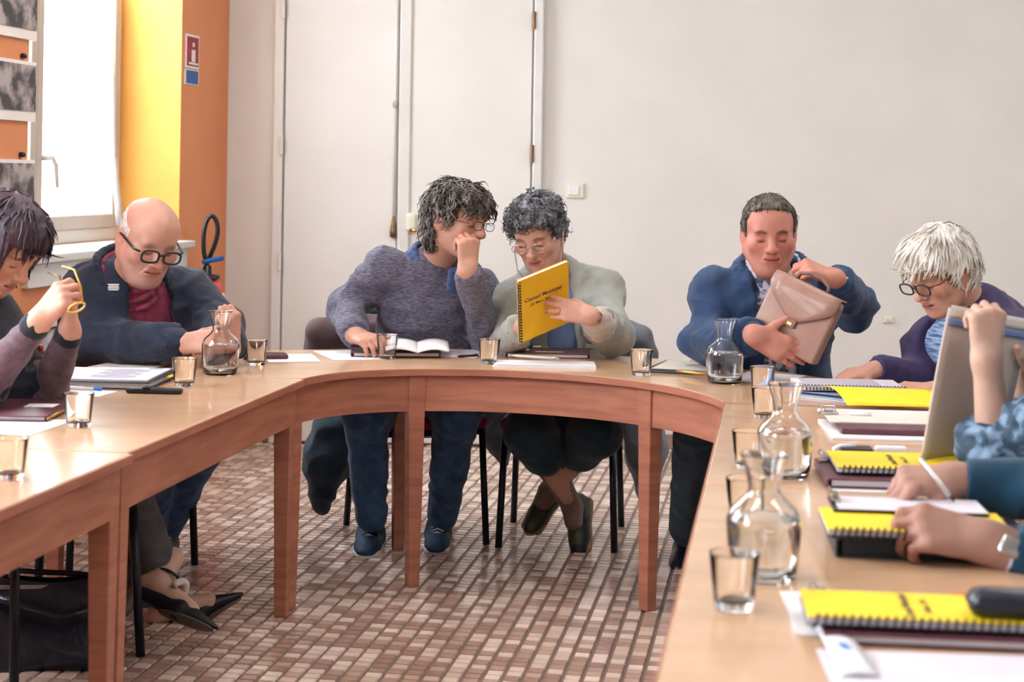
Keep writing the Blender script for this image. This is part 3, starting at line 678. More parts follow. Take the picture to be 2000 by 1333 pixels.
e = empty('paper_strip', (q0+q1)/2, math.atan2(q0.y-q1.y, q0.x-q1.x), 'white packet with a blue drop mark at the front of the right table', 'packet')
rows = [[(0.26*(j/10-0.5), 0.034*(i/4-0.5)*(1+0.5*(1-j/10)), 0.006*math.sin(3*j/10)+0.004*math.cos(PI*(i/4-0.5))+0.002) for j in range(11)] for i in range(5)]
g = G(); g.solid(rows, -0.002); g.obj('wrapper', M['white_plastic'], e, True)
g = G(); g.box((-0.03, 0.0, 0.0135), (0.025, 0.011, 0.001), 0.0004, rot=Matrix.Rotation(0.2, 3, 'Z')); g.obj('blue_drop', M['blue_ink'], e)
e = empty('sleeve_form', T(1985, 1208, 0.731), -0.15, 'black rounded form for a sleeve on the nearest yellow notebook at the photo edge', 'sleeve form')  # rounded dark form standing in for a sleeve at the edge
g = G(); g.box((0, 0, 0.02), (0.13, 0.055, 0.038), 0.018, segs=3); g.obj('shell', M['leather_bag'], e, True)
g = G(); g.box((0, -0.001, 0.02), (0.132, 0.057, 0.002), 0.0008); g.obj('seam', M['black'], e)
# --- handbag on the floor
hb = empty('handbag', P(95, 1300, 4.5), 0.12, 'black leather handbag on the floor under the left table', 'handbag')
hb.location.z = 0
rows = []
W2, D2, H2 = 0.20, 0.10, 0.24
for i in range(15):
    v = i/14; r = []
    for j in range(41):
        a = 2*PI*j/40; sq = (abs(math.cos(a))**4+abs(math.sin(a))**4)**-0.25
        k = (1-0.10*v) * (0.86+0.14*min(1, v*6)) * (1+0.03*math.sin(5*a+v*7))
        dk = (1-0.75*v**1.6)
        r.append((W2*sq*math.cos(a)*k, D2*sq*math.sin(a)*k*dk + 0.008*math.sin(9*v+3*a), H2*v + 0.02*v*math.cos(2*a) - 0.02*v*abs(math.cos(a))**6))
    rows.append(r)
g = G(); g.quadgrid(rows); n = [g.bm.verts.new(p) for p in []]; g.bm.faces.new([g.bm.verts.new(p) for p in rows[0][:-1]]); bmesh.ops.remove_doubles(g.bm, verts=list(g.bm.verts), dist=1e-5); g.obj('bag_body', M['leather_bag'], hb, True)
g = G(); g.tube([(-0.11, 0.02, 0.22), (-0.10, 0.05, 0.235), (-0.03, 0.07, 0.225), (0.06, 0.06, 0.222), (0.10, 0.03, 0.225)], 0.008, 8); g.obj('bag_handle', M['leather_bag'], hb, True)
g = G(); g.tube([(-0.19, -0.02, 0.20), (-0.10, -0.09, 0.19), (0.05, -0.11, 0.15), (0.16, -0.09, 0.17)], 0.009, 8); g.obj('shoulder_strap', M['leather_bag'], hb, True)
g = G(); g.box((0, -0.028, 0.21), (0.30, 0.006, 0.012), 0.002); g.obj('zip', M['metal'], hb)
# ================================================================== IMPLICIT SURFACES (for people and soft things)
f32 = np.float32
def npv(p): return np.array(tuple(p), dtype=np.float64)
class Sdf:
    def __init__(s): s.ops = []
    def fn(s, f, lo, hi, k=0.01, cut=False): s.ops.append((cut, f, np.array(lo, float), np.array(hi, float), k)); return s
    def cap(s, p0, p1, r0, r1=None, k=0.02, cut=False):
        p0, p1 = npv(p0), npv(p1); r1 = r0 if r1 is None else r1; m = max(r0, r1)
        d = p1-p0; L2 = max(d@d, 1e-12)
        def f(X, Y, Z):
            x, y, z = X-p0[0], Y-p0[1], Z-p0[2]
            t = np.clip((x*d[0]+y*d[1]+z*d[2])/L2, 0, 1)
            return np.sqrt((x-t*d[0])**2+(y-t*d[1])**2+(z-t*d[2])**2) - (r0+(r1-r0)*t)
        return s.fn(f, np.minimum(p0, p1)-m, np.maximum(p0, p1)+m, k, cut)
    def chain(s, pts, rs, k=0.02):
        for i in range(len(pts)-1): s.cap(pts[i], pts[i+1], rs[i], rs[i+1], k)
        return s
    def ell(s, c, r, R=None, k=0.02, cut=False):
        c = npv(c); r = np.array(r, float); R = np.eye(3) if R is None else np.array(R, float); m = r.max()
        ext = np.sqrt(((R*r)**2).sum(1))
        def f(X, Y, Z):
            x, y, z = X-c[0], Y-c[1], Z-c[2]
            q = [x*R[0, i]+y*R[1, i]+z*R[2, i] for i in range(3)]
            k0 = np.sqrt(sum((q[i]/r[i])**2 for i in range(3))); k1 = np.sqrt(sum((q[i]/r[i]**2)**2 for i in range(3)))
            return k0*(k0-1)/np.maximum(k1, 1e-6)
        return s.fn(f, c-ext, c+ext, k, cut)
    def rbox(s, c, half, rad, R=None, k=0.01, cut=False):
        c = npv(c); hh = np.array(half, float)-rad; R = np.eye(3) if R is None else np.array(R, float)
        ext = np.abs(R*np.array(half)).sum(1)
        def f(X, Y, Z):
            x, y, z = X-c[0], Y-c[1], Z-c[2]
            q = [np.abs(x*R[0, i]+y*R[1, i]+z*R[2, i])-hh[i] for i in range(3)]
            return np.sqrt(sum(np.maximum(a, 0)**2 for a in q)) + np.minimum(np.maximum(np.maximum(q[0], q[1]), q[2]), 0) - rad
        return s.fn(f, c-ext, c+ext, k, cut)
    def mesh(s, h):
        adds = [o for o in s.ops if not o[0]]
        lo = np.min([o[2] for o in adds], 0)-3*h; hi = np.max([o[3] for o in adds], 0)+3*h
        n = np.ceil((hi-lo)/h).astype(int)+1
        D = np.full(n, 1.0, f32); ax = [(lo[i]+h*np.arange(n[i])).astype(f32) for i in range(3)]
        for cut, f, l, u, k in s.ops:
            pad = k+2.5*h
            a = np.clip(np.floor((l-pad-lo)/h).astype(int), 0, n); b = np.clip(np.ceil((u+pad-lo)/h).astype(int)+1, 0, n)
            if np.any(b <= a): continue
            sl = tuple(slice(a[i], b[i]) for i in range(3))
            d = f(ax[0][sl[0]][:, None, None], ax[1][sl[1]][None, :, None], ax[2][sl[2]][None, None, :]).astype(f32)
            d = np.broadcast_to(d, D[sl].shape)
            A = D[sl]
            if cut:
                B = -d; t = np.clip(0.5-0.5*(A-B)/k, 0, 1); t = 1-t
                D[sl] = B*(1-t)+A*t + k*t*(1-t)
            else:
                t = np.clip(0.5+0.5*(A-d)/k, 0, 1); D[sl] = A*(1-t)+d*t - k*t*(1-t)
        return nets(D, lo, h)
def nets(D, lo, h):
    I = D < 0; nx, ny, nz = D.shape
    cnt = np.zeros((nx-1, ny-1, nz-1), np.int8)
    cs = [(i, j, k) for i in (0, 1) for j in (0, 1) for k in (0, 1)]
    for (i, j, k) in cs: cnt += I[i:nx-1+i, j:ny-1+j, k:nz-1+k]
    act = (cnt > 0) & (cnt < 8); idx = np.argwhere(act)
    val = {c: D[idx[:, 0]+c[0], idx[:, 1]+c[1], idx[:, 2]+c[2]] for c in cs}
    acc = np.zeros((len(idx), 3)); num = np.zeros(len(idx))
    for a in cs:
        for axn in range(3):
            if a[axn]: continue
            b = list(a); b[axn] = 1; b = tuple(b)
            da, db = val[a], val[b]; cr = (da < 0) != (db < 0)
            t = np.where(cr, da/np.where(cr, da-db, 1), 0)
            p = np.array(a, float)[None, :].repeat(len(idx), 0); p[:, axn] += t
            acc[cr] += p[cr]; num[cr] += 1
    V = lo + (idx + acc/np.maximum(num, 1)[:, None])*h
    ids = np.full(cnt.shape, -1, np.int32); ids[act] = np.arange(len(idx))
    F = []
    for axn in range(3):
        o = [x for x in range(3) if x != axn]
        s0 = [slice(None)]*3; s1 = [slice(None)]*3; s0[axn] = slice(0, -1); s1[axn] = slice(1, None)
        for q in o: s0[q] = slice(1, -1); s1[q] = slice(1, -1)
        A, B = I[tuple(s0)], I[tuple(s1)]
        e = np.argwhere(A != B); fl = A[e[:, 0], e[:, 1], e[:, 2]]
        e = e.copy(); e[:, o[0]] += 1; e[:, o[1]] += 1
        c = []
        for (u, v) in ((1, 1), (0, 1), (0, 0), (1, 0)):
            q = e.copy(); q[:, o[0]] -= u; q[:, o[1]] -= v; c.append(ids[q[:, 0], q[:, 1], q[:, 2]])
        c = np.stack(c, 1)
        flip = fl if axn != 1 else ~fl
        c[~flip] = c[~flip][:, ::-1]
        F.append(c)
    return V, np.concatenate(F)
def normals(V, F):
    a, b = V[F[:, 2]]-V[F[:, 0]], V[F[:, 3]]-V[F[:, 1]]; n = np.cross(a, b); N = np.zeros_like(V)
    for i in range(4): np.add.at(N, F[:, i], n)
    return N/np.maximum(np.linalg.norm(N, axis=1), 1e-9)[:, None]
def _h(i, j, k, s):
    n = (i.astype(np.int64)*374761393 + j.astype(np.int64)*668265263 + k.astype(np.int64)*2147483647 + s*974711) & 0x7fffffff
    n = ((n ^ (n >> 13))*1274126177) & 0x7fffffff; return ((n ^ (n >> 16)) & 0xffff)/65535.0
def vnoise(p, s=0):
    f = np.floor(p); t = p-f; t = t*t*(3-2*t); f = f.astype(np.int64); r = 0
    for a in (0, 1):
        for b in (0, 1):
            for c in (0, 1):
                w = (t[:, 0] if a else 1-t[:, 0])*(t[:, 1] if b else 1-t[:, 1])*(t[:, 2] if c else 1-t[:, 2])
                r = r + w*_h(f[:, 0]+a, f[:, 1]+b, f[:, 2]+c, s)
    return r*2-1
def wrinkle(V, F, amp, freq=16, seed=0, stretch=(1, 1, 1), ridged=True):
    N = normals(V, F); p = V*np.array(stretch)*freq
    w = p + 0.9*np.stack([vnoise(p*0.5, seed+5), vnoise(p*0.5, seed+6), vnoise(p*0.5, seed+7)], 1)
    n1 = vnoise(w, seed); n2 = vnoise(w*2.1, seed+1)
    d = (1-2*np.abs(n1)*1.4)*0.7+n2*0.3 if ridged else n1*0.7+n2*0.3
    return V + N*(amp*np.clip(d, -1, 1))[:, None]
def mkmesh(name, V, F, m, parent=None, colors=None, origin=None):
    V = V - (np.array(origin) if origin is not None else 0)
    me = bpy.data.meshes.new(name); me.vertices.add(len(V)); me.vertices.foreach_set('co', np.ascontiguousarray(V, dtype=f32).ravel())
    n = len(F); k = F.shape[1]
    me.loops.add(n*k); me.loops.foreach_set('vertex_index', np.ascontiguousarray(F, dtype=np.int32).ravel())
    me.polygons.add(n); me.polygons.foreach_set('loop_start', np.arange(0, n*k, k, dtype=np.int32))
    me.polygons.foreach_set('use_smooth', np.ones(n, bool)); me.update(calc_edges=True)
    if colors is not None:
        at = me.color_attributes.new('col', 'FLOAT_COLOR', 'POINT'); c = np.ones((len(V), 4), f32); c[:, :3] = colors; at.data.foreach_set('color', c.ravel())
    return link(name, me, m, parent)
def frame(fwd, up):
    """columns right, forward, up"""
    y = Vector(fwd).normalized(); z = Vector(up); z = (z - y*z.dot(y)).normalized(); x = y.cross(z)
    return np.array([[x[i], y[i], z[i]] for i in range(3)])

M['skin'] = mat('skin', (0.6, 0.4, 0.3), 0.5, attr='col', spec=0.35, bump=0.05, bscale=400)
M['skin'].node_tree.nodes['Principled BSDF'].inputs['Subsurface Weight'].default_value = 0.08
M['skin'].node_tree.nodes['Principled BSDF'].inputs['Subsurface Radius'].default_value = (0.01, 0.004, 0.002)

# ------------------------------------------------------------------ heads
def head_geo(s, neck_local, jaw=1.0, female=False, nose=1.0, fat=0.0, neck_r=0.058, h=0.0034):
    S = Sdf(); w = 0.94 if female else 1.0
    S.ell((0, -0.012, 0.035), (0.077*w, 0.099, 0.083))
    S.ell((0, 0.030, 0.050), (0.064*w, 0.062, 0.056), k=0.03)
    S.ell((0, 0.022, -0.035), ((0.064+fat)*w, 0.068, 0.078), k=0.03)
    for sx in (-1, 1):
        S.cap((sx*0.052*w*jaw, -0.012, -0.05), (sx*0.020*jaw, 0.058, -0.096), 0.022+fat, 0.019+fat*0.6, 0.03)
        S.ell((sx*0.044*w, 0.056, -0.022), (0.024+fat, 0.024, 0.026), k=0.02)
    S.ell((0, 0.070, -0.098), (0.021*jaw, 0.018, 0.017), k=0.02)
    if fat > 0.004: S.ell((0, 0.030, -0.108), (0.045, 0.045, 0.03), k=0.03)
    S.cap((-0.036, 0.078, 0.025), (0.036, 0.078, 0.025), 0.0125, k=0.02)
    for sx in (-1, 1):
        S.ell((sx*0.033, 0.103, 0.003), (0.019, 0.021, 0.0135), k=0.012, cut=True)
        S.ell((sx*0.032, 0.0745, 0.001), (0.0145, 0.0140, 0.0125), k=0.005)
    S.cap((0, 0.087, 0.014), (0, 0.107*1.0, -0.026), 0.0075, 0.0110*nose, 0.014)
    S.ell((0, 0.1085, -0.030), (0.0125*nose, 0.0125*nose, 0.011*nose), k=0.008)
    for sx in (-1, 1):
        S.ell((sx*0.0125*nose, 0.096, -0.034), (0.0085*nose, 0.0105, 0.008), k=0.006)
        S.ell((sx*0.006, 0.107, -0.0425), (0.0035, 0.004, 0.003), k=0.003, cut=True)
    S.ell((0, 0.077, -0.064), (0.031, 0.019, 0.023), k=0.016)
    for sx in (-1, 1):
        S.cap((sx*0.021, 0.094, -0.036), (sx*0.035, 0.083, -0.066), 0.0022, 0.0030, k=0.006, cut=True)
        S.cap((sx*0.020, 0.090, -0.013), (sx*0.042, 0.080, -0.014), 0.0014, 0.0014, k=0.004, cut=True)
    S.cap((-0.019, 0.0865, -0.0585), (0.019, 0.0865, -0.0585), 0.0058, k=0.006); S.cap((-0.016, 0.086, -0.0700), (0.016, 0.086, -0.0700), 0.0068, k=0.006)
    S.cap((-0.024, 0.090, -0.0640), (0.024, 0.090, -0.0640), 0.0028, k=0.004, cut=True)
    for sx in (-1, 1):
        c, q = math.cos(sx*0.35), math.sin(sx*0.35); R = np.array([[c, -q, 0], [q, c, 0], [0, 0, 1]])
        S.ell((sx*0.079*w, -0.016, -0.010), (0.009, 0.021, 0.033), R, k=0.006); S.ell((sx*0.090*w, -0.010, -0.006), (0.008, 0.011, 0.019), R, k=0.006, cut=True)
    nb = np.array(neck_local)/s
    S.cap((0, -0.028, -0.05), nb, neck_r/s*0.95, neck_r/s*1.08, 0.03)
    S.ell(nb, (0.070/s, 0.055/s, 0.03/s), k=0.03)
    return S.mesh(h/s)
def head_colors(V, F, skin, lip=None, brow=(0.12, 0.09, 0.08), flush=0.25, stubble=0.0, browstr=0.8, brow_w=0.006):
    x, y, z = V.T; n = len(V); C = np.tile(np.array(skin), (n, 1)); C = C*(1+0.06*vnoise(V*60, 3)[:, None])
    def mixc(mask, col, st):
        m = np.clip(mask, 0, 1)[:, None]*st; C[:] = C*(1-m)+np.array(col)*m
    red = np.array(skin)*np.array([1.05, 0.72, 0.68])
    for sx in (-1, 1): mixc(1.2-((x-sx*0.045)**2+(z+0.025)**2)/0.022**2, red, flush*(1))
    mixc(1.3-(x**2+(z+0.03)**2+(y-0.108)**2)/0.018**2, red, flush*1.3)
    for sx in (-1, 1): mixc(1.3-((np.abs(x)-0.085)**2)/0.012**2, red, flush*0.7)
    if stubble: mixc(np.clip((-z-0.035)/0.02, 0, 1)*(y > 0.0)*(1-np.clip((-z-0.115)/0.02, 0, 1)), np.array(skin)*0.55+0.10, stubble)
    lip = np.array(skin)*np.array([0.92, 0.55, 0.55]) if lip is None else np.array(lip)
    mixc((1.35-(x/0.025)**2-((z+0.064)/0.0125)**2)*(y > 0.07)*1.5, lip, 0.75)
    mixc((1.2-(x/0.024)**2-((z+0.0640)/0.0028)**2)*(y > 0.07)*2, np.array(lip)*0.25, 0.8)
    for sx in (-1, 1):
        u = (sx*x-0.033)/0.021; arc = 0.0255-0.006*u*u
        mixc((1.2-u**2*1.0-((z-arc)/brow_w)**2)*(y > 0.05)*1.5, brow, browstr)
        u = (sx*x-0.032)/0.0155
        mixc((1.1-u**2-((z+0.0062-0.003*u*u)/0.0036)**2)*(y > 0.05)*2.5, (0.02, 0.014, 0.012), 0.95)
        mixc((1.1-((sx*x-0.032)/0.02)**2-((z+0.001)/0.013)**2)*(y > 0.05), np.array(skin)*np.array([0.82, 0.68, 0.66]), 0.5)
    for sx in (-1, 1): mixc(1.4-((x-sx*0.006)**2+(y-0.105)**2+(z+0.0425)**2)/0.0045**2, np.array(skin)*0.15, 0.9)
    return C
# ------------------------------------------------------------------ hands
def hand_geo(sgn, curl, spread=0.06, thumb=(0.75, 0.62, -0.25), tcurl=0.35, elbow_local=(0, -0.26, 0), s=1.0, h=0.0028, r_arm=(0.027, 0.04), palm_flex=0.0, arm=0.15):
    """wrist at origin, +y to the fingers, +z back of hand; sgn +1 thumb on +x; curl: per finger (a1,a2,a3)"""
    S = Sdf(); L = [0.071, 0.079, 0.073, 0.057]; X = [0.030, 0.0100, -0.0100, -0.028]; YK = [0.088, 0.091, 0.086, 0.078]; RR = [0.0090, 0.0092, 0.0086, 0.0076]
    if isinstance(curl[0], (int, float)): curl = [curl]*4
    S.ell((sgn*0.002, 0.045, -0.002), (0.036, 0.05, 0.0135), k=0.012)
    for i in range(4):
        k0 = np.array([sgn*X[i], YK[i], -palm_flex*abs(X[i])])
        S.cap((sgn*X[i]*0.45, 0.004, 0), k0, 0.0140, 0.0118, 0.012)
        ang = 0; p = k0; ca = (1.5-i)*spread*sgn
        for j, fr in enumerate((0.46, 0.30, 0.24)):
            ang += curl[i][j]
            d = np.array([math.sin(ca)*math.cos(ang), math.cos(ca)*math.cos(ang), -math.sin(ang)])
            q = p+d*L[i]*fr; r0 = RR[i]*(1.06-0.11*j); S.cap(p, q, r0, r0*0.90, 0.0035 if j else 0.008); p = q
    tb = np.array([sgn*0.020, 0.022, -0.008]); td = np.array([sgn*thumb[0], thumb[1], thumb[2]]); td = td/np.linalg.norm(td)
    p1 = tb+td*0.040; S.cap(tb, p1, 0.0165, 0.0115, 0.012)
    inward = np.array([-sgn*0.85, 0.5, -0.15]); t2 = td*math.cos(tcurl)+inward*math.sin(tcurl); t2 /= np.linalg.norm(t2)
    p2 = p1+t2*0.034; S.cap(p1, p2, 0.0108, 0.0098, 0.004)
    t3 = t2*math.cos(tcurl*0.8)+inward*math.sin(tcurl*0.8); t3 /= np.linalg.norm(t3)
    S.cap(p2, p2+t3*0.024, 0.0098, 0.0078, 0.004)
    S.cap((0, 0.012, 0), (0, -0.012, 0), 0.0225, 0.0235, 0.02)
    e = np.array(elbow_local)/s; el = np.linalg.norm(e); e2 = e/el*min(el, arm/s)
    S.cap((0, -0.005, 0), e2, r_arm[0], r_arm[0]+(r_arm[1]-r_arm[0])*min(1, arm/s/el*1.0), 0.02)
    return S.mesh(h/s)
def hand_colors(V, skin):
    C = np.tile(np.array(skin), (len(V), 1))*(1+0.08*vnoise(V*70, 9)[:, None])
    red = np.array(skin)*np.array([1.03, 0.78, 0.74]); m = np.clip((V[:, 1]-0.075)/0.05, 0, 1)[:, None]*0.5
    return C*(1-m)+red*m
RELAX = [(0.25, 0.35, 0.25)]*4; FIST = [(1.35, 1.5, 0.9)]*4; FLAT = [(0.08, 0.12, 0.08)]*4
# ------------------------------------------------------------------ hair strands
def strands(V, N, n, length, flow, curl=0.0, rad=0.0022, seg=6, seed=0, lift=0.3, grav=0.0, wave=2.0, twist=0.35):
    r = np.random.RandomState(seed); k = r.randint(0, len(V), n); P0 = V[k]-N[k]*0.004; nn = N[k]
    fl = flow(P0) if callable(flow) else np.tile(np.array(flow, float), (n, 1))
    d = fl-nn*(fl*nn).sum(1)[:, None]; d /= np.maximum(np.linalg.norm(d, axis=1), 1e-6)[:, None]
    side = np.cross(nn, d); ph = r.uniform(0, 6.28, n); Ls = length*r.uniform(0.55, 1.25, n); tw = r.normal(0, twist, n)
    pts = []; rads = []
    for i in range(seg+1):
        t = i/seg
        p = P0 + d*(Ls*t)[:, None] + nn*(lift*Ls*math.sin(t*math.pi*0.8)*0.5+0.005*(1-t))[:, None] + side*((curl*np.sin(ph+t*wave*math.pi)+tw*Ls*t*t*0.6))[:, None] + nn*((curl*np.cos(ph+t*wave*math.pi))*0.8*t)[:, None]
        p[:, 2] -= grav*t*t
        pts.append(p); rads.append(rad*(1-0.75*t**2))
    Vs = []; F = []
    m = 4; base = np.arange(n)
    for i in range(seg+1):
        for j in range(m):
            a = 2*math.pi*j/m; Vs.append(pts[i] + (side*math.cos(a)+nn*math.sin(a)*0.6)*rads[i])
    Vall = np.concatenate(Vs)
    for i in range(seg):
        for j in range(m):
            a = (i*m+j)*n+base; b = (i*m+(j+1) % m)*n+base; c = ((i+1)*m+(j+1) % m)*n+base; d2 = ((i+1)*m+j)*n+base
            F.append(np.stack([a, b, c, d2], 1))
    return Vall, np.concatenate(F)
def joinVF(parts):
    V = []; F = []; o = 0
    for v, f in parts: V.append(v); F.append(f+o); o += len(v)
    return np.concatenate(V), np.concatenate(F)
# ================================================================== PEOPLE
def unit(v): v = np.array(v, float); return v/np.linalg.norm(v)
class Person:
    def __init__(s, label, J, head_fwd, head_up=(0, 0, 1), hs=1.0, skin=(0.55, 0.33, 0.25), female=False, **kw):
        s.J = {k: npv(v) for k, v in J.items()}; s.skin = skin; s.hs = hs; s.female = female
        pel = s.J['pel']; s.root = empty('person', (pel[0], pel[1], 0), 0, label, 'person'); s.o = np.array([pel[0], pel[1], 0])
        s.HR = frame(head_fwd, head_up); s.hc = s.J['head']; s.kw = kw
        s.bodyparts = []; s.colors = []
        # torso frame
        up = unit(s.J['neck']-pel); rt = s.J['shR']-s.J['shL']; rt = unit(rt-up*(rt@up)); s.TR = np.stack([rt, np.cross(up, rt), up], 1)
        s.up, s.rt, s.fw = up, rt, s.TR[:, 1]
    def tw(s, x, y, t):  # torso point: x right, y forward, t 0 pelvis..1 neck
        return s.J['pel']*(1-t)+s.J['neck']*t + s.rt*x + s.fw*y
    def add_body(s, V, F, C): s.bodyparts.append((V, F)); s.colors.append(C)
    def head(s, **kw):
        nl = s.HR.T@(s.J['neck']-s.hc); ck = {k: kw.pop(k) for k in list(kw) if k in ('lip', 'brow', 'flush', 'stubble', 'browstr', 'brow_w')}
        V, F = head_geo(s.hs, nl, female=s.female, **kw); C = head_colors(V, F, s.skin, **ck)
        s.add_body((V*s.hs)@s.HR.T+s.hc, F, C)
    def hl(s, V): return (np.asarray(V)*s.hs)@s.HR.T+s.hc
    def hand(s, side, direction, dorsal, curl, **kw):
        sgn = 1 if side == 'L' else -1
        sc = kw.pop('size', 0.94 if s.female else 1.03); R = frame(direction, dorsal); w = s.J['wr'+side]; el = R.T@(s.J['el'+side]-w)
        V, F = hand_geo(sgn, curl, elbow_local=el, s=sc, **kw); s.add_body((V*sc)@R.T+w, F, hand_colors(V, s.skin))
        return R, w, sc
    def inner(s):
        J = s.J; S = Sdf()
        S.cap(J['shL']-s.up*0.02, J['shR']-s.up*0.02, 0.055, k=0.05); S.ell(s.tw(0, 0.0, 0.62), (0.145, 0.10, 0.19), s.TR, k=0.06); S.ell(s.tw(0, 0.0, 0.18), (0.14, 0.10, 0.15), s.TR, k=0.06)
        for q in 'LR':
            S.chain([J['sh'+q], J['el'+q]], [0.045, 0.036], 0.03); S.chain([J['el'+q], J['wr'+q]], [0.036, 0.022], 0.03)
            if 'kn'+q in J: S.chain([J['hip'+q], J['kn'+q], J['an'+q]], [0.07, 0.048, 0.034], 0.03)
        S.cap(s.tw(0, 0, 0.9), J['neck'], 0.05, 0.05, 0.04)
        V, F = S.mesh(0.014); s.add_body(V, F, np.tile(np.array(s.skin), (len(V), 1)))
    def finish(s):
        s.inner(); V, F = joinVF(s.bodyparts); C = np.concatenate(s.colors)
        s.body = mkmesh('body', V, F, M['skin'], s.root, C, s.o)
    def cloth(s, name, S, m, h=0.0065, amp=0.004, freq=16, seed=1, parent=None, stretch=(1, 1, 1), amp2=0.0, label=None):
        V, F = S.mesh(h*1.22 if h > 0.0055 else h)
        if amp: V = wrinkle(V, F, amp, freq, seed, stretch)
        if amp2: V = wrinkle(V, F, amp2, freq*2.6, seed+20, stretch)
        o = mkmesh(name, V, F, m, parent or s.root, None, s.o)
        if label: o['label'] = label
        return o
    def torso_sdf(s, off=0.0, chest=(0.165, 0.115), belly=(0.16, 0.12), low=0.0, shr=0.075, S=None):
        J = s.J; S = S or Sdf()
        S.cap(J['shL']-s.up*0.035, J['shR']-s.up*0.035, shr+off-0.005, k=0.05)
        S.ell(s.tw(0, 0.005, 0.66), (chest[0]+off, chest[1]+off, 0.21), s.TR, k=0.06)
        S.ell(s.tw(0, 0.02, 0.28), (belly[0]+off, belly[1]+off, 0.21), s.TR, k=0.06)
        S.ell(s.tw(0, 0.0, 0.02-low), (belly[0]+off, belly[1]*0.95+off, 0.13), s.TR, k=0.06)
        S.cap(s.tw(0, -0.01, 0.9), J['neck']+s.up*0.0, 0.075+off, 0.065+off, 0.05)
        return S
    def sleeve(s, S, q, r=(0.066, 0.056, 0.044), end=1.0, k=0.035):
        J = s.J; w = J['el'+q]+(J['wr'+q]-J['el'+q])*end
        S.chain([J['sh'+q]-s.up*0.02, J['el'+q]], [r[0], r[1]], k); S.chain([J['el'+q], w], [r[1], r[2]], k)
        d = unit(w-J['el'+q]); w = w-d*0.004
        S.fn(lambda X, Y, Z: np.maximum(-((X-w[0])*d[0]+(Y-w[1])*d[1]+(Z-w[2])*d[2]), np.sqrt((X-w[0])**2+(Y-w[1])**2+(Z-w[2])**2)-0.075), w-0.08, w+0.08, 0.005, True); return S
    def legs(s, S, r=(0.088, 0.068, 0.054), k=0.03):
        J = s.J
        for q in 'LR': S.chain([J['hip'+q], J['kn'+q], J['an'+q]], list(r), k)
        S.ell(J['pel'], (0.17, 0.13, 0.11), s.TR, k=0.05); return S
    def wedge(s, S, w0, w1, t0, t1, xoff=0.0, k=0.012, ymin=0.02):
        """front opening: half width w0 at height t0 .. w1 at t1 (torso parameter), open to the front"""
        pel, nk = s.J['pel'], s.J['neck']; L = np.linalg.norm(nk-pel); R = s.TR
        def f(X, Y, Z):
            x, y, z = X-pel[0], Y-pel[1], Z-pel[2]
            u = x*R[0, 0]+y*R[1, 0]+z*R[2, 0]-xoff; v = x*R[0, 1]+y*R[1, 1]+z*R[2, 1]; t = (x*R[0, 2]+y*R[1, 2]+z*R[2, 2])/L
            w = w0+(w1-w0)*np.clip((t-t0)/(t1-t0), 0, 1.3)
            return np.maximum(np.maximum(np.abs(u)-w, ymin-v), (t0-t)*L)
        c = s.tw(0, 0, 0.6); S.fn(f, c-0.5, c+0.5, k, True); return S
    def hair(s, m, shell, zline, amp=0.004, freq=40, h=0.0042, extra=None, st=None, name='hair', seed=0, squash=(1, 1, 1), ear=False):
        """zline: list of (y, z) hairline in head space"""
        S = Sdf(); w = 0.94 if s.female else 1.0
        S.ell((0, -0.012, 0.035), ((0.077*w+shell)*squash[0], (0.099+shell)*squash[1], (0.083+shell)*squash[2]))
        S.ell((0, 0.030, 0.050), ((0.064*w+shell)*squash[0], 0.062+shell*0.8, 0.056+shell), k=0.03)
        S.ell((0, -0.03, -0.02), ((0.066*w+shell)*squash[0], 0.066+shell, 0.075), k=0.03)
        ys = np.array([a for a, b in zline], float); zs = np.array([b for a, b in zline], float)
        S.fn(lambda X, Y, Z: (Z-np.interp(Y, ys, zs))*0.8 + 0*X, (-0.2, -0.2, -0.2), (0.2, 0.2, 0.25), 0.008, True)
        if extra: extra(S)
        V, F = S.mesh(h); V = wrinkle(V, F, amp, freq, seed+3)
        N = normals(V, F); parts = [(V, F)]
        for d in (st or []): parts.append(strands(V, N, **d))
        V, F = joinVF(parts)
        return mkmesh(name, s.hl(V), F, m, s.root, None, s.o)
    def glasses(s, m, y=0.112, z=0.0, rw=0.025, rh=0.018, x=0.034, th=0.0021, square=0.0, drop=0.0, lens=True, temple_m=None, label=None):
        e = None; pts = []
        g = G(); H = lambda p: Vector(s.hl(np.array(p, float))-s.o)
        for sx in (-1, 1):
            loop = []
            for k in range(25):
                a = 2*math.pi*k/24; ca, sa = math.cos(a), math.sin(a); q = (abs(ca)**3+abs(sa)**3)**(-1/3) if square else 1
                loop.append(H((sx*x+rw*ca*q, y-0.10*abs(sx*x+rw*ca*q)**1.0*0.35-0.0, z+rh*sa*q-drop)))
            g.tube(loop, th*s.hs, 6)
        g.tube([H((-x+rw, y-0.003, z+0.004)), H((0, y+0.001, z+0.007)), H((x-rw, y-0.003, z+0.004))], th*s.hs, 6)
        fr = g.obj('glasses_frame', m, s.root, True)
        if label: fr['label'] = label
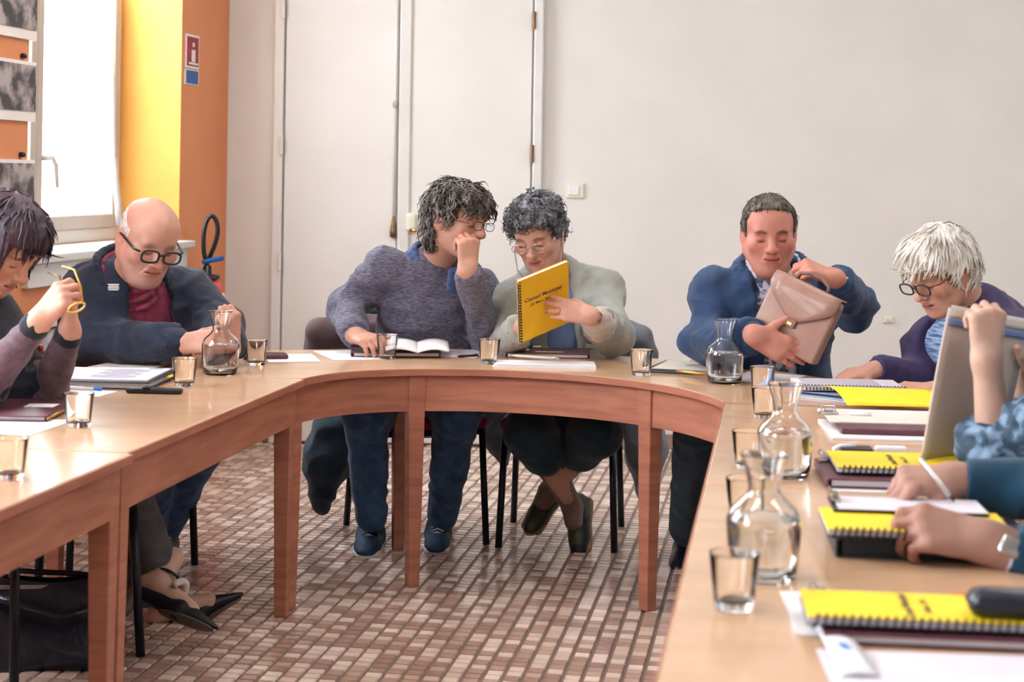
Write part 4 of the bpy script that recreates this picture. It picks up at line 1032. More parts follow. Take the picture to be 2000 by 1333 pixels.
        for sx in (-1, 1):
            g = G(); g.tube([H((sx*(x+rw), y-0.02, z+0.005)), H((sx*(x+rw+0.016), y-0.032, z+0.006)), H((sx*0.083, 0.0, z+0.008)), H((sx*0.083, -0.022, z+0.006)), H((sx*0.081, -0.036, z-0.014))], th*s.hs, 6); g.obj('temple', temple_m or m, fr, True)
            if lens:
                g = G(); fr_, bk = [], []
                for k in range(24):
                    ca, sa = math.cos(2*math.pi*k/24), math.sin(2*math.pi*k/24); q = (abs(ca)**3+abs(sa)**3)**(-1/3) if square else 1
                    xx = sx*x+rw*0.97*ca*q; zz = z-drop+rh*0.97*sa*q
                    fr_.append(g.bm.verts.new(H((xx, y-0.035*abs(xx)+0.0006, zz)))); bk.append(g.bm.verts.new(H((xx, y-0.035*abs(xx)-0.0006, zz))))
                g.bm.faces.new(fr_); g.bm.faces.new(bk[::-1])
                for k in range(24): g.bm.faces.new((fr_[k], fr_[(k+1) % 24], bk[(k+1) % 24], bk[k]))
                g.obj('lens', M['lens'], fr)
        return fr
    def shoe(s, ankle, direction, L=0.27, m_up=None, m_sole=None, tilt=(0, 0, 1), kind='sneaker', wid=0.046, name='shoe'):
        R = frame(direction, tilt); a = npv(ankle); top = 0.085
        def W(p): return a + R@np.array(p, float)
        S = Sdf(); hb = -0.07; sole_z = -top
        S.ell(W((0, 0.02, sole_z+0.035)), (wid, L*0.40, 0.036), R, k=0.02); S.ell(W((0, hb+0.05, sole_z+0.05)), (wid*0.8, 0.055, 0.05), R, k=0.03)
        S.cap(W((0, hb+0.06, sole_z+0.05)), W((0, hb+0.05, 0.0)), wid*0.8, wid*0.78, 0.03); S.ell(W((0, L*0.48-0.03, sole_z+0.026)), (wid*0.88, 0.07, 0.026), R, k=0.03)
        q = W((0, 0, sole_z+0.012)); nrm = R[:, 2]
        S.fn(lambda X, Y, Z: (X-q[0])*nrm[0]+(Y-q[1])*nrm[1]+(Z-q[2])*nrm[2], a-0.4, a+0.4, 0.004, True)
        V, F = S.mesh(0.0055); up = mkmesh(name, V, F, m_up, s.root, None, s.o)
        S = Sdf(); S.rbox(W((0, 0.03, sole_z+0.011)), (wid*0.94, L*0.40, 0.012), 0.008, R, k=0.02); S.ell(W((0, L*0.48-0.03, sole_z+0.011)), (wid*0.90, 0.072, 0.013), R, k=0.02); S.ell(W((0, hb+0.03, sole_z+0.011)), (wid*0.86, 0.05, 0.013), R, k=0.02)
        V, F = S.mesh(0.0055); mkmesh('sole', V, F, m_sole, up, None, s.o)
        if kind == 'sneaker':
            for k in range(5):
                y = 0.045+k*0.018; z = sole_z+0.082-k*0.0075
                g = G(); g.tube([Vector(W((-0.022, y, z-0.008))-s.o), Vector(W((0, y+0.004, z+0.002))-s.o), Vector(W((0.022, y, z-0.008))-s.o)], 0.0032, 6); g.obj('lace', M['lace'], up, True)
        return up
def knit_bands(): pass
M['lens'] = mat('spectacle_lens', (0.97, 0.98, 1.0), 0.0, trans=1.0, ior=1.12)
M['lace'] = mat('white_lace', srgb(210, 214, 218), 0.7, srgb(220, 222, 226), 60)
def fabric(name, a, b, scale=60, bump=0.25, bscale=400, rough=0.85, stretch=(1, 1, 1), sheen=0.15, contrast=(0.35, 0.65)):
    return mat(name, a, rough, b, scale, bump, bscale, sheen=sheen, stretch=stretch, contrast=contrast)
M['navy'] = fabric('navy_jacket_cloth', srgb(22, 30, 50), srgb(30, 42, 64), 30)
M['maroon_polo'] = fabric('maroon_polo_knit', srgb(118, 34, 62), srgb(138, 46, 74), 50)
M['sweater'] = fabric('grey_blue_melange_knit', srgb(74, 72, 92), srgb(118, 114, 132), 55, stretch=(1, 1, 6), bump=0.5, bscale=160, contrast=(0.4, 0.62))
M['collar_blue'] = fabric('blue_collar', srgb(58, 76, 118), srgb(72, 92, 136), 60)
M['jeans'] = fabric('blue_jeans', srgb(38, 68, 106), srgb(62, 98, 144), 25)
M['dark_trousers'] = fabric('dark_teal_trousers', srgb(14, 36, 50), srgb(22, 50, 66), 25)
M['beige_jacket'] = fabric('grey_green_jacket', srgb(142, 146, 142), srgb(166, 166, 158), 9, bump=0.2)
M['cuff_beige'] = fabric('beige_lining', srgb(190, 176, 162), srgb(206, 194, 180), 30)
M['blue_blouse'] = fabric('blue_blouse', srgb(104, 128, 176), srgb(124, 146, 190), 20)
M['tights'] = fabric('brown_tights', srgb(110, 84, 76), srgb(122, 94, 84), 40, bump=0.05, rough=0.6)
M['blue_jacket'] = fabric('blue_blouson_cloth', srgb(28, 52, 86), srgb(40, 68, 106), 12)
M['checked'] = mat('checked_shirt', srgb(92, 98, 128), 0.8, srgb(196, 194, 208), 45, 0.1, 300, contrast=(0.45, 0.52), detail=1)
M['purple'] = fabric('purple_cardigan_knit', srgb(46, 34, 74), srgb(58, 44, 88), 40)
M['ribbed_blue'] = mat('ribbed_blue_top', srgb(66, 92, 130), 0.85, srgb(142, 166, 196), 22, 0.5, 60, kind='noise', stretch=(0.6, 0.6, 5), contrast=(0.4, 0.6))
M['teal'] = fabric('dark_teal_sleeve', srgb(8, 52, 76), srgb(12, 64, 90), 14)
M['teal_print'] = mat('patterned_teal_blouse', srgb(34, 62, 84), 0.6, srgb(122, 150, 180), 26, 0.3, 60, contrast=(0.45, 0.6), detail=2)
M['mauve_mesh'] = fabric('mauve_sleeve', srgb(86, 66, 78), srgb(112, 88, 98), 40, bump=0.3)
M['black_knit'] = fabric('black_cardigan', srgb(16, 20, 34), srgb(24, 30, 46), 40)
M['grey_trousers'] = fabric('charcoal_trousers', srgb(66, 66, 72), srgb(84, 82, 86), 30)
M['coat_brown'] = fabric('brown_coat', srgb(74, 56, 58), srgb(92, 72, 72), 14)
M['coat_grey'] = fabric('grey_coat', srgb(120, 128, 142), srgb(96, 98, 108), 9)
M['shoe_blue'] = mat('navy_canvas', srgb(24, 48, 76), 0.7, srgb(36, 62, 92), 30, 0.2)
M['shoe_grey'] = mat('grey_suede', srgb(104, 94, 92), 0.8, srgb(122, 112, 108), 30, 0.2)
M['sole_white'] = mat('pale_rubber_sole', srgb(206, 200, 190), 0.6, srgb(216, 210, 200), 30)
M['sole_tan'] = mat('tan_sole', srgb(136, 106, 74), 0.6, srgb(150, 120, 86), 30)
M['shoe_black'] = mat('black_shoe_leather', srgb(20, 22, 32), 0.35, srgb(28, 30, 42), 20)
M['loafer'] = mat('dark_loafer', srgb(24, 26, 40), 0.45, srgb(60, 66, 40), 14, contrast=(0.5, 0.6))
M['hair_brown'] = mat('dark_greying_hair', srgb(58, 50, 47), 0.45, srgb(150, 141, 135), 26, 0.4, 120, stretch=(1, 1, 0.5), contrast=(0.42, 0.75))
M['hair_grey'] = mat('iron_grey_hair', srgb(68, 66, 74), 0.5, srgb(156, 154, 162), 34, 0.4, 140, contrast=(0.42, 0.72))
M['hair_short'] = mat('short_dark_grey_hair', srgb(62, 54, 48), 0.55, srgb(112, 104, 96), 40, 0.4, 160)
M['hair_white'] = mat('white_hair', srgb(188, 178, 166), 0.5, srgb(240, 236, 230), 18, 0.3, 140, stretch=(1.5, 1.5, 0.6))
M['hair_rim'] = mat('white_cropped_hair', srgb(190, 182, 176), 0.7, srgb(224, 218, 212), 60, 0.5, 200)
M['hair_plum'] = mat('dark_plum_hair', srgb(40, 28, 40), 0.5, srgb(74, 52, 64), 14, 0.2, 100, stretch=(2, 2, 0.5))
M['red_bead'] = mat('red_bead', srgb(150, 40, 50), 0.3, srgb(160, 50, 58), 20)
SKIN_M = srgb(190, 142, 124); SKIN_R = srgb(190, 128, 112); SKIN_F = srgb(198, 150, 132); SKIN_D = srgb(166, 126, 112); SKIN_P = srgb(202, 166, 148)
def ring(p, c, rx, ry, a0, a1, n=14, dip=0.0, dz=0.0):
    out = []
    for i in range(n+1):
        a = math.radians(a0+(a1-a0)*i/n); out.append(c + p.rt*(rx*math.cos(a)) + p.fw*(ry*math.sin(a)) + p.up*(dz-dip*max(0, math.sin(a))))
    return out
def collar_part(p, name, m, rx, ry, a0, a1, r=0.012, dz=0.03, dip=0.05, flare=0.018, hh=0.03, parent=None):
    """folded collar: band running round the neck, angle 90 = front"""
    A = ring(p, p.J['neck'], rx, ry, a0, a1, 22, dip, dz); B = ring(p, p.J['neck'], rx+flare, ry+flare, a0, a1, 22, dip+0.012, dz-hh)
    S = Sdf()
    for i in range(len(A)-1):
        S.cap(A[i], A[i+1], r*0.8, k=0.006); S.cap((A[i]+B[i])/2, (A[i+1]+B[i+1])/2, r*0.9, k=0.008); S.cap(B[i], B[i+1], r*0.8, k=0.008)
    return p.cloth(name, S, m, 0.005, 0.0015, 30, parent=parent)
def cuff(p, q, m, r, name='cuff', at=0.0, ln=0.03, parent=None):
    w, e = p.J['wr'+q], p.J['el'+q]; d = unit(e-w); S = Sdf(); S.cap(w+d*at, w+d*(at+ln), r, r*1.04, 0.01)
    return p.cloth(name, S, m, 0.0045, 0.002, 30, parent=parent)
def chair_for(p, label, back=0.04, fwd=None):
    f = np.array(fwd if fwd is not None else p.fw, float); f[2] = 0; f = unit(f); c = p.J['pel']-f*back
    return make_chair(label, (c[0], c[1], 0), math.atan2(-f[0], f[1]))
def watch(p, q, m_case, m_strap, at=0.025, r=0.030, face=(0, -1, 0.3), label='wristwatch'):
    w, e = p.J['wr'+q], p.J['el'+q]; d = unit(e-w); c = w+d*at; u = unit(np.cross(d, (0.3, 0.2, 1))); v = np.cross(d, u)
    g = G(); loop = [Vector(c+(u*math.cos(a)+v*math.sin(a))*r-p.o) for a in np.linspace(0, 2*math.pi, 25)]
    rows = [[l+Vector(d*x) for l in loop] for x in (-0.009, 0.009)]
    g.solid(rows, 0.003); st = g.obj('watch_strap', m_strap, p.root, True)
    f = np.array(face, float); f = unit(f-d*(f@d)); R = frame(d, f)
    g = G(); g.box((0, 0, 0), (0.036, 0.036, 0.010), 0.007, segs=3); bm = g.bm; bm.transform(Matrix([list(r_)+[0] for r_ in R]+[[0, 0, 0, 1]]).to_4x4()); bmesh.ops.translate(bm, verts=list(bm.verts), vec=Vector(c+f*(r+0.003)-p.o)); g.obj('watch_case', m_case, st, True)
    return st

# ---------------------------------------------------------------- man in the grey sweater, fist at his mouth
p = Person('man in a grey melange sweater leaning his fist against his mouth', dict(
    head=P(893, 432, 5.85), neck=P(852, 515, 5.98), shR=P(757, 515, 5.95), shL=P(932, 556, 6.08), elR=P(676, 600, 5.97), wrR=P(694, 655, 5.74),
    elL=P(957, 664, 5.93), wrL=P(913, 528, 5.70), pel=P(818, 785, 6.15), hipR=P(775, 790, 6.13), hipL=P(860, 790, 6.15), knR=P(715, 805, 5.80), anR=P(725, 1008, 5.92), knL=P(893, 808, 5.84), anL=P(864, 1008, 6.04)),
    (0.80, -0.56, -0.14), (0.12, 0, 1), 1.04, SKIN_M)
p.head(nose=1.12, flush=0.3, stubble=0.25, brow=srgb(60, 50, 48), fat=0.002)
p.hand('R', (0.62, -0.75, -0.12), (-0.1, -0.25, 1), [(0.55, 0.75, 0.5)]*4)
p.hand('L', (0.02, 0.12, 1), (0.62, -0.78, 0.1), [(0.85, 1.35, 0.8), (0.9, 1.4, 0.8), (0.95, 1.4, 0.8), (1.0, 1.4, 0.8)], thumb=(0.5, 0.85, -0.45), tcurl=0.4, size=1.08)
p.finish()
S = p.torso_sdf(0.012, (0.178, 0.13), (0.185, 0.155)); p.sleeve(S, 'R', (0.072, 0.062, 0.046)); p.sleeve(S, 'L', (0.072, 0.062, 0.046))
p.cloth('sweater', S, M['sweater'], 0.0065, 0.0095, 11, 2, amp2=0.002)
collar_part(p, 'polo_collar', M['collar_blue'], 0.086, 0.080, -250, 70, 0.011, 0.05, 0.06, 0.022, 0.035)
S = Sdf(); S.rbox(p.tw(-0.035, 0.105, 0.90), (0.018, 0.016, 0.080), 0.008, p.TR); p.cloth('button_placket', S, M['collar_blue'], 0.005, 0.001)
for q in 'LR': cuff(p, q, M['sweater'], 0.045, at=0.03, ln=0.015)
S = Sdf(); p.legs(S, (0.095, 0.078, 0.056)); p.cloth('jeans', S, M['jeans'], 0.007, 0.006, 13, 4)
p.shoe(P(724, 1024, 5.97), (-0.02, -1, -0.04), 0.29, M['shoe_blue'], M['sole_white'], wid=0.05); p.shoe(P(856, 1020, 6.06), (0.0, -1, -0.03), 0.29, M['shoe_blue'], M['sole_white'])
def bangs(S):
    S.ell((0.0, 0.072, 0.078), (0.066, 0.032, 0.030), k=0.02); S.ell((-0.035, 0.082, 0.060), (0.03, 0.020, 0.022), k=0.015); S.ell((0.04, 0.078, 0.062), (0.028, 0.020, 0.020), k=0.015)
    S.ell((0, -0.075, -0.060), (0.058, 0.034, 0.048), k=0.03); S.ell((0.066, -0.035, 0.0), (0.02, 0.035, 0.045), k=0.02); S.ell((-0.066, -0.035, 0.0), (0.02, 0.035, 0.045), k=0.02)
    for sx in (-1, 1): S.ell((sx*0.080, -0.008, -0.014), (0.02, 0.022, 0.030), k=0.008, cut=True)
p.hair(M['hair_brown'], 0.016, [(-0.14, -0.10), (-0.06, -0.10), (-0.03, -0.05), (0.0, 0.005), (0.03, 0.005), (0.05, 0.05), (0.2, 0.055)], 0.006, 26, extra=bangs,
    st=[dict(n=620, length=0.042, flow=lambda q: np.stack([q[:, 0]*3, q[:, 1]*0.5+0.25*(q[:, 1] > 0.02)-0.05, -1.2+0*q[:, 2]], 1), curl=0.008, rad=0.0050, lift=0.45, seed=1, twist=0.2), dict(n=500, length=0.04, flow=(0, -0.4, -1), curl=0.007, rad=0.0030, lift=0.5, seed=2, twist=0.25)])
p.glasses(M['black'], y=0.113, rw=0.024, rh=0.014, th=0.0012, square=1)
ch = chair_for(p, 'dark chair with burgundy seat under the grey-sweatered man', 0.02)
# coat over that chair
cs = empty('coat', (p.J['pel'][0], p.J['pel'][1]+0.2, 0), 0, 'dark brown coat hung over the chair of the grey-sweatered man', 'coat'); c0 = np.array(cs.location)
S = Sdf(); S.cap(P(625, 652, 6.34), P(760, 640, 6.38), 0.055, 0.06); S.ell(P(640, 720, 6.36), (0.11, 0.05, 0.17), k=0.05); S.ell(P(720, 720, 6.38), (0.14, 0.05, 0.18), k=0.05)
V, F = S.mesh(0.008); V = wrinkle(V, F, 0.008, 12, 3); mkmesh('coat_body', V, F, M['coat_brown'], cs, None, c0)
S = Sdf(); S.chain([P(655, 840, 6.28), P(640, 900, 6.27), P(625, 985, 6.25)], [0.095, 0.085, 0.04], 0.04); S.chain([P(700, 850, 6.33), P(690, 900, 6.33)], [0.08, 0.06], 0.04)
V, F = S.mesh(0.008); V = wrinkle(V, F, 0.008, 12, 5); mkmesh('coat_tail', V, F, M['dark_trousers'], cs, None, c0)

# ---------------------------------------------------------------- woman reading the yellow notebook
p = Person('woman with short grey hair holding up a yellow spiral notebook', dict(
    head=P(1050, 456, 5.85), neck=P(1076, 534, 5.97), shR=P(1008, 578, 5.93), shL=P(1168, 556, 5.98), elR=P(992, 668, 5.84), wrR=P(1022, 636, 5.63),
    elL=P(1196, 655, 5.80), wrL=P(1152, 617, 5.50), pel=P(1100, 790, 6.15), hipR=P(1060, 800, 6.12), hipL=P(1140, 800, 6.12), knR=P(1035, 845, 5.80), anR=P(1118, 990, 5.98), knL=P(1165, 845, 5.80), anL=P(1072, 960, 6.08)),
    (-0.26, -0.82, -0.42), (-0.1, 0, 1), 1.02, SKIN_F, True)
p.head(nose=1.05, flush=0.3, lip=srgb(170, 96, 96), brow=srgb(110, 90, 84), fat=0.004)
p.hand('L', (-0.97, 0.08, 0.20), (0.05, -1, 0.15), [(0.12, 0.25, 0.2), (0.12, 0.22, 0.2), (0.16, 0.25, 0.2), (0.2, 0.3, 0.2)], thumb=(0.5, 0.6, -0.75))
p.hand('R', (0.25, -0.45, 0.55), (-0.6, -0.3, 0.2), [(0.5, 0.6, 0.3)]*4)
p.finish()
S = p.torso_sdf(0.0, (0.15, 0.115), (0.15, 0.12)); p.cloth('blouse', S, M['blue_blouse'], 0.007, 0.005, 14, 3)
S = p.torso_sdf(0.022, (0.155, 0.12), (0.165, 0.13)); p.wedge(S, 0.055, 0.05, 0.05, 0.95); p.sleeve(S, 'R', (0.066, 0.058, 0.050), 0.86); p.sleeve(S, 'L', (0.068, 0.066, 0.056), 0.68)
p.cloth('jacket', S, M['beige_jacket'], 0.0065, 0.0095, 13, 8, amp2=0.002)
collar_part(p, 'jacket_collar', M['beige_jacket'], 0.078, 0.07, -235, 55, 0.012, 0.035, 0.07, 0.03, 0.035)
w, e = p.J['wrL'], p.J['elL']; d = unit(e-w); S = Sdf(); S.cap(w+d*0.075, w+d*0.145, 0.046, 0.060, 0.01); p.cloth('turned_cuff', S, M['cuff_beige'], 0.005, 0.005, 22, 4)
for (xo, t) in ((0.10, 0.60), (-0.09, 0.58)):
    c = p.tw(xo, 0.135, t)-p.o; g = G(); g.box(Vector(c), (0.034, 0.016, 0.012), 0.004); g.box(Vector(c)-Vector((0, 0, 0.02)), (0.026, 0.014, 0.02), 0.004); g.obj('pocket_buckle', M['metal'], p.root)
watch(p, 'L', M['brass'], M['black'], 0.012, 0.0275, (0.1, -1, 0.2))
g = G(); R = frame((-0.97, 0.08, 0.20), (0.05, -1, 0.15)); c = p.J['wrL']+R@np.array([-0.010, 0.105, -0.003])*0.94
pts = [Vector(c+R@np.array([math.cos(a)*0.0098, 0, math.sin(a)*0.0098])-p.o) for a in np.linspace(0, 6.283, 17)]; g.tube(pts, 0.002, 6); g.obj('ring', M['gold'], p.root, True)
S = Sdf(); J = p.J
for q in 'LR': S.cap(J['hip'+q], J['kn'+q], 0.105, 0.082, 0.05)
S.ell(J['pel'], (0.18, 0.14, 0.12), p.TR, k=0.05); S.cap((J['knL']+J['hipL'])/2, (J['knR']+J['hipR'])/2, 0.09, k=0.05)
for q in 'LR': S.cap(J['kn'+q], J['kn'+q]+(J['an'+q]-J['kn'+q])*0.30, 0.084, 0.075, 0.03)
p.cloth('skirt', S, M['dark_trousers'], 0.007, 0.006, 11, 6)
S = Sdf()
for q in 'LR':
    a, b = J['kn'+q], J['an'+q]; m_ = a*0.6+b*0.4+np.array([0, 0.02, 0]); S.chain([a, m_, b], [0.056, 0.050, 0.036], 0.02)
S.chain([J['anR'], J['anR']+np.array([0.004, -0.02, -0.05])], [0.036, 0.033], 0.02); S.chain([J['anL'], J['anL']+np.array([-0.02, -0.03, -0.03])], [0.036, 0.033], 0.02)
p.cloth('tights', S, M['tights'], 0.006, 0.0)
p.shoe(J['anR']+np.array([0.003, 0.0, -0.01]), (-0.05, -0.62, -0.80), 0.25, M['loafer'], M['sole_tan'], (-0.5, -0.75, 0.6), 'loafer', 0.040)
p.shoe(J['anL']+np.array([-0.005, 0, -0.005]), (-0.42, -0.72, -0.50), 0.24, M['loafer'], M['sole_tan'], (0.1, -0.5, 0.8), 'loafer', 0.040)
def sides(S):
    for sx in (-1, 1): S.ell((sx*0.078, -0.006, -0.016), (0.02, 0.022, 0.028), k=0.008, cut=True)
p.hair(M['hair_grey'], 0.015, [(-0.14, -0.09), (-0.06, -0.08), (-0.02, -0.03), (0.02, -0.005), (0.045, 0.03), (0.06, 0.068), (0.2, 0.072)], 0.005, 40, extra=sides,
    st=[dict(n=900, length=0.030, flow=lambda q: np.stack([q[:, 0]*6, q[:, 1]*4, 0.1+0*q[:, 2]], 1), curl=0.007, rad=0.0034, lift=0.8, seed=5, wave=3)])
p.glasses(M['metal'], y=0.114, rw=0.026, rh=0.016, th=0.0013)
g = G(); H = lambda q: Vector(p.hl(np.array(q, float))-p.o); g.tube([H((0.084, -0.02, 0.0)), H((0.086, 0.03, -0.05)), H((0.075, 0.07, -0.10)), H((0.04, 0.09, -0.135)), H((0.0, 0.08, -0.15))], 0.0025, 6); g.tube([H((-0.084, -0.02, 0.0)), H((-0.080, 0.01, -0.06)), H((-0.07, 0.02, -0.12))], 0.0025, 6); g.obj('glasses_cord', M['metal'], p.root, True)
chair_for(p, 'dark chair with four visible legs under the woman reading the yellow notebook', 0.02, (-0.12, -1, 0))
cs = empty('coat', (p.J['pel'][0]+0.15, p.J['pel'][1]+0.2, 0), 0, 'grey coat hung over the chair back right of the notebook reader', 'coat'); c0 = np.array(cs.location)
S = Sdf(); S.cap(P(1185, 652, 6.36), P(1240, 665, 6.34), 0.07, 0.06); S.ell(P(1225, 720, 6.36), (0.12, 0.06, 0.15), k=0.05); S.cap(P(1245, 780, 6.34), P(1262, 880, 6.32), 0.09, 0.075, 0.05); S.cap(P(1262, 880, 6.32), P(1262, 970, 6.30), 0.07, 0.03, 0.05)
V, F = S.mesh(0.008); V = wrinkle(V, F, 0.010, 10, 8); mkmesh('coat_body', V, F, M['coat_grey'], cs, None, c0)
S = Sdf(); S.chain([P(965, 790, 6.28), P(972, 850, 6.28), P(985, 905, 6.28)], [0.05, 0.055, 0.02], 0.03)
V, F = S.mesh(0.007); V = wrinkle(V, F, 0.008, 12, 9); mkmesh('coat_tail', V, F, M['coat_grey'], cs, None, c0)
# the notebook in her hands
C = P(1063, 591, 5.53); rx = np.array([97., 52., 38.]); uy = np.array([-6., -79., 124.])
rx = unit(rx); uy = unit(uy-rx*(uy@rx)); nz = np.cross(rx, uy); nbm = np.stack([rx, uy, nz], 1)
nb = empty('spiral_notebook', C, 0, 'yellow spiral notebook with printed title held up by the grey-haired woman', 'notebook', 'yellow spiral notebooks', rot=Matrix([list(r_) for r_ in nbm]))
w_, l_ = 0.195, 0.25
leaf(nb, 'back_cover', (w_, l_, 0.0015), (0, 0, -0.012), M['yellow']); leaf(nb, 'pages', (w_-0.003, l_-0.003, 0.0095), (0, 0, -0.0105), M['lilac_paper']); fc = leaf(nb, 'front_cover', (w_, l_, 0.0015), (0, 0, -0.001), M['yellow'])
coil(nb, w_, l_, 0.004)
text_mesh('title_text', 'Conseil Municipal', 0.0205, M['print'], fc, (-0.004, 0.030, 0.0009), bold=0.0004, shear=0.2); text_mesh('date_text', '20 Mars 2014', 0.0155, M['print'], fc, (-0.012, 0.008, 0.0009), bold=0.0002, shear=0.2)

# ---------------------------------------------------------------- man in the blue jacket with the briefcase
p = Person('man in a blue jacket lifting a taupe leather briefcase', dict(
    head=P(1502, 457, 5.42), neck=P(1508, 540, 5.56), shR=P(1402, 560, 5.57), shL=P(1612, 562, 5.60), elR=P(1372, 668, 5.46), wrR=P(1474, 657, 5.12),
    elL=P(1668, 600, 5.44), wrL=P(1630, 545, 5.24), pel=P(1500, 800, 5.72), hipR=P(1450, 805, 5.70), hipL=P(1550, 805, 5.70), knR=P(1366, 806, 5.42), anR=P(1345, 1030, 5.82), knL=P(1570, 806, 5.40), anL=P(1545, 1040, 5.75)),
    (-0.05, -0.97, -0.17), (-0.03, 0, 1), 1.02, SKIN_R)
p.head(nose=1.15, flush=0.35, jaw=1.1, fat=0.005, brow=srgb(70, 54, 46), browstr=0.75, neck_r=0.060)
p.hand('R', (0.92, -0.05, -0.40), (-0.1, -1, 0.1), [(0.15, 0.25, 0.2)]*4, thumb=(0.95, 0.55, -0.05), tcurl=0.15, size=1.1)
p.hand('L', (-0.86, -0.10, 0.34), (0.25, -0.45, 0.85), [(0.9, 1.35, 0.8), (0.95, 1.35, 0.8), (1.0, 1.35, 0.8), (1.05, 1.35, 0.8)], thumb=(0.5, 0.7, -0.55), size=1.08)
p.finish()
S = p.torso_sdf(0.0, (0.17, 0.125), (0.175, 0.14)); p.cloth('shirt', S, M['checked'], 0.007, 0.004, 14, 3)
S = p.torso_sdf(0.022, (0.178, 0.13), (0.185, 0.145)); p.wedge(S, 0.035, 0.075, 0.05, 0.95); p.sleeve(S, 'R', (0.070, 0.066, 0.052), 0.97); p.sleeve(S, 'L', (0.070, 0.067, 0.052), 0.97)
p.cloth('jacket', S, M['blue_jacket'], 0.0065, 0.0121, 10, 11, amp2=0.0025)
collar_part(p, 'jacket_collar', M['blue_jacket'], 0.104, 0.092, -232, 52, 0.013, 0.055, 0.085, 0.032, 0.045)
collar_part(p, 'shirt_collar', M['checked'], 0.082, 0.080, -262, 82, 0.010, 0.06, 0.06, 0.022, 0.04)
for q in 'LR': cuff(p, q, M['blue_jacket'], 0.050, at=0.03, ln=0.012)
c = p.J['wrL']+(p.J['elL']-p.J['wrL'])*0.2-p.o; g = G(); g.box(Vector(c)+Vector((0.01, -0.055, 0.02)), (0.02, 0.006, 0.016), 0.003); g.obj('cuff_button', M['metal'], p.root)
S = Sdf(); p.legs(S, (0.095, 0.078, 0.066)); p.cloth('trousers', S, M['dark_trousers'], 0.008, 0.006, 12, 4)
p.shoe(P(1340, 1052, 5.86), (-0.25, -0.95, -0.08), 0.28, M['shoe_black'], M['shoe_black'], kind='plain'); p.shoe(P(1545, 1052, 5.78), (0.1, -1, -0.05), 0.28, M['shoe_black'], M['shoe_black'], kind='plain')
p.hair(M['hair_short'], 0.0065, [(-0.14, -0.09), (-0.06, -0.08), (-0.02, -0.03), (0.02, -0.012), (0.036, 0.03), (0.046, 0.080), (0.075, 0.092), (0.2, 0.098)], 0.0025, 60, extra=sides,
    st=[dict(n=900, length=0.020, flow=lambda q: np.stack([q[:, 0]*2, q[:, 1]*0+0.35, -0.5+0*q[:, 2]], 1), curl=0.001, rad=0.0022, lift=0.35, seed=9)])
chair_for(p, 'dark chair under the man in the blue jacket', 0.02)
# briefcase
R_ = np.array([0.80, -0.46, -0.385]); R_ = unit(R_); N_ = np.array([-0.42, -0.88, 0.12]); N_ = unit(N_-R_*(N_@R_)); U_ = np.cross(R_, -N_)
if U_[2] < 0: U_ = -U_
BM = np.stack([R_, np.cross(U_, R_), U_], 1)   # x right, y into the case, z up
bc = empty('briefcase', P(1550, 622, 5.13), 0, 'taupe leather briefcase held up by the man in blue', 'briefcase', rot=Matrix([list(r_) for r_ in BM]))
bw, bh, bt = 0.225, 0.205, 0.055
g = G(); g.box((0, bt/2, 0), (bw, bt, bh), 0.010, segs=3); g.obj('case_body', M['tan_case'], bc, True)
g = G(); g.box((bw/2-0.001, bt/2, -0.005), (0.006, bt*0.8, bh*0.9), 0.002); g.obj('side_gusset', M['tan_dark'], bc)
fl = []
for i in range(9):
    v = i/8; half = bw/2*(1.0 if v < 0.45 else 1.0-0.85*((v-0.45)/0.55)**1.3); z = bh/2+0.006-0.115*max(0, (v-0.15)/0.85); y = -0.006 if v > 0.15 else bt*(1-v/0.15)-0.006*(v/0.15); fl.append([(half*(j/6*2-1), y-0.004*math.sin(v*3.1), z) for j in range(7)])
g = G(); g.solid(fl, 0.004); g.obj('flap', M['tan_case'], bc, True)
g = G(); g.box((0, -0.010, -0.016), (0.034, 0.010, 0.028), 0.004); cl = g.obj('clasp', M['tan_dark'], bc)
g = G(); g.box((0, -0.016, -0.018), (0.016, 0.004, 0.010), 0.001); g.obj('clasp_plate', M['brass'], cl)
g = G(); g.tube([(-0.055, bt/2, bh/2), (-0.05, bt/2, bh/2+0.028), (-0.02, bt/2, bh/2+0.042), (0.02, bt/2, bh/2+0.042), (0.05, bt/2, bh/2+0.028), (0.055, bt/2, bh/2)], 0.006, 8); g.obj('carry_handle', M['tan_dark'], bc, True)

# ---------------------------------------------------------------- bald man at the left
p = Person('bald man with round dark glasses in a navy jacket and maroon polo', dict(
    head=P(290, 468, 5.35), neck=P(252, 545, 5.50), shR=P(186, 555, 5.50), shL=P(358, 565, 5.62), elR=P(172, 668, 5.42), wrR=P(356, 672, 5.27),
    elL=P(426, 640, 5.52), wrL=P(452, 676, 5.30), pel=P(245, 800, 5.75), hipR=P(205, 805, 5.72), hipL=P(290, 805, 5.75), knR=P(310, 850, 5.35), anR=P(282, 1035, 5.62), knL=P(408, 838, 5.52), anL=P(318, 1025, 5.74)),
    (0.48, -0.74, -0.40), (0.12, 0, 1), 1.08, SKIN_M)
p.head(nose=1.15, flush=0.3, fat=0.006, jaw=1.08, stubble=0.45, brow=srgb(120, 100, 92), browstr=0.4, neck_r=0.062)
p.hand('R', (0.9, -0.25, 0.12), (-0.05, -0.75, 0.65), [(0.65, 0.8, 0.5)]*4, size=1.08)
p.hand('L', (0.0, -0.25, 0.8), (0.75, -0.55, 0.2), [(0.9, 1.3, 0.7)]*4, thumb=(0.4, 0.8, -0.6), tcurl=0.5, size=1.05)
p.finish()
S = p.torso_sdf(0.0, (0.18, 0.13), (0.185, 0.155)); p.cloth('polo_shirt', S, M['maroon_polo'], 0.007, 0.005, 12, 3)
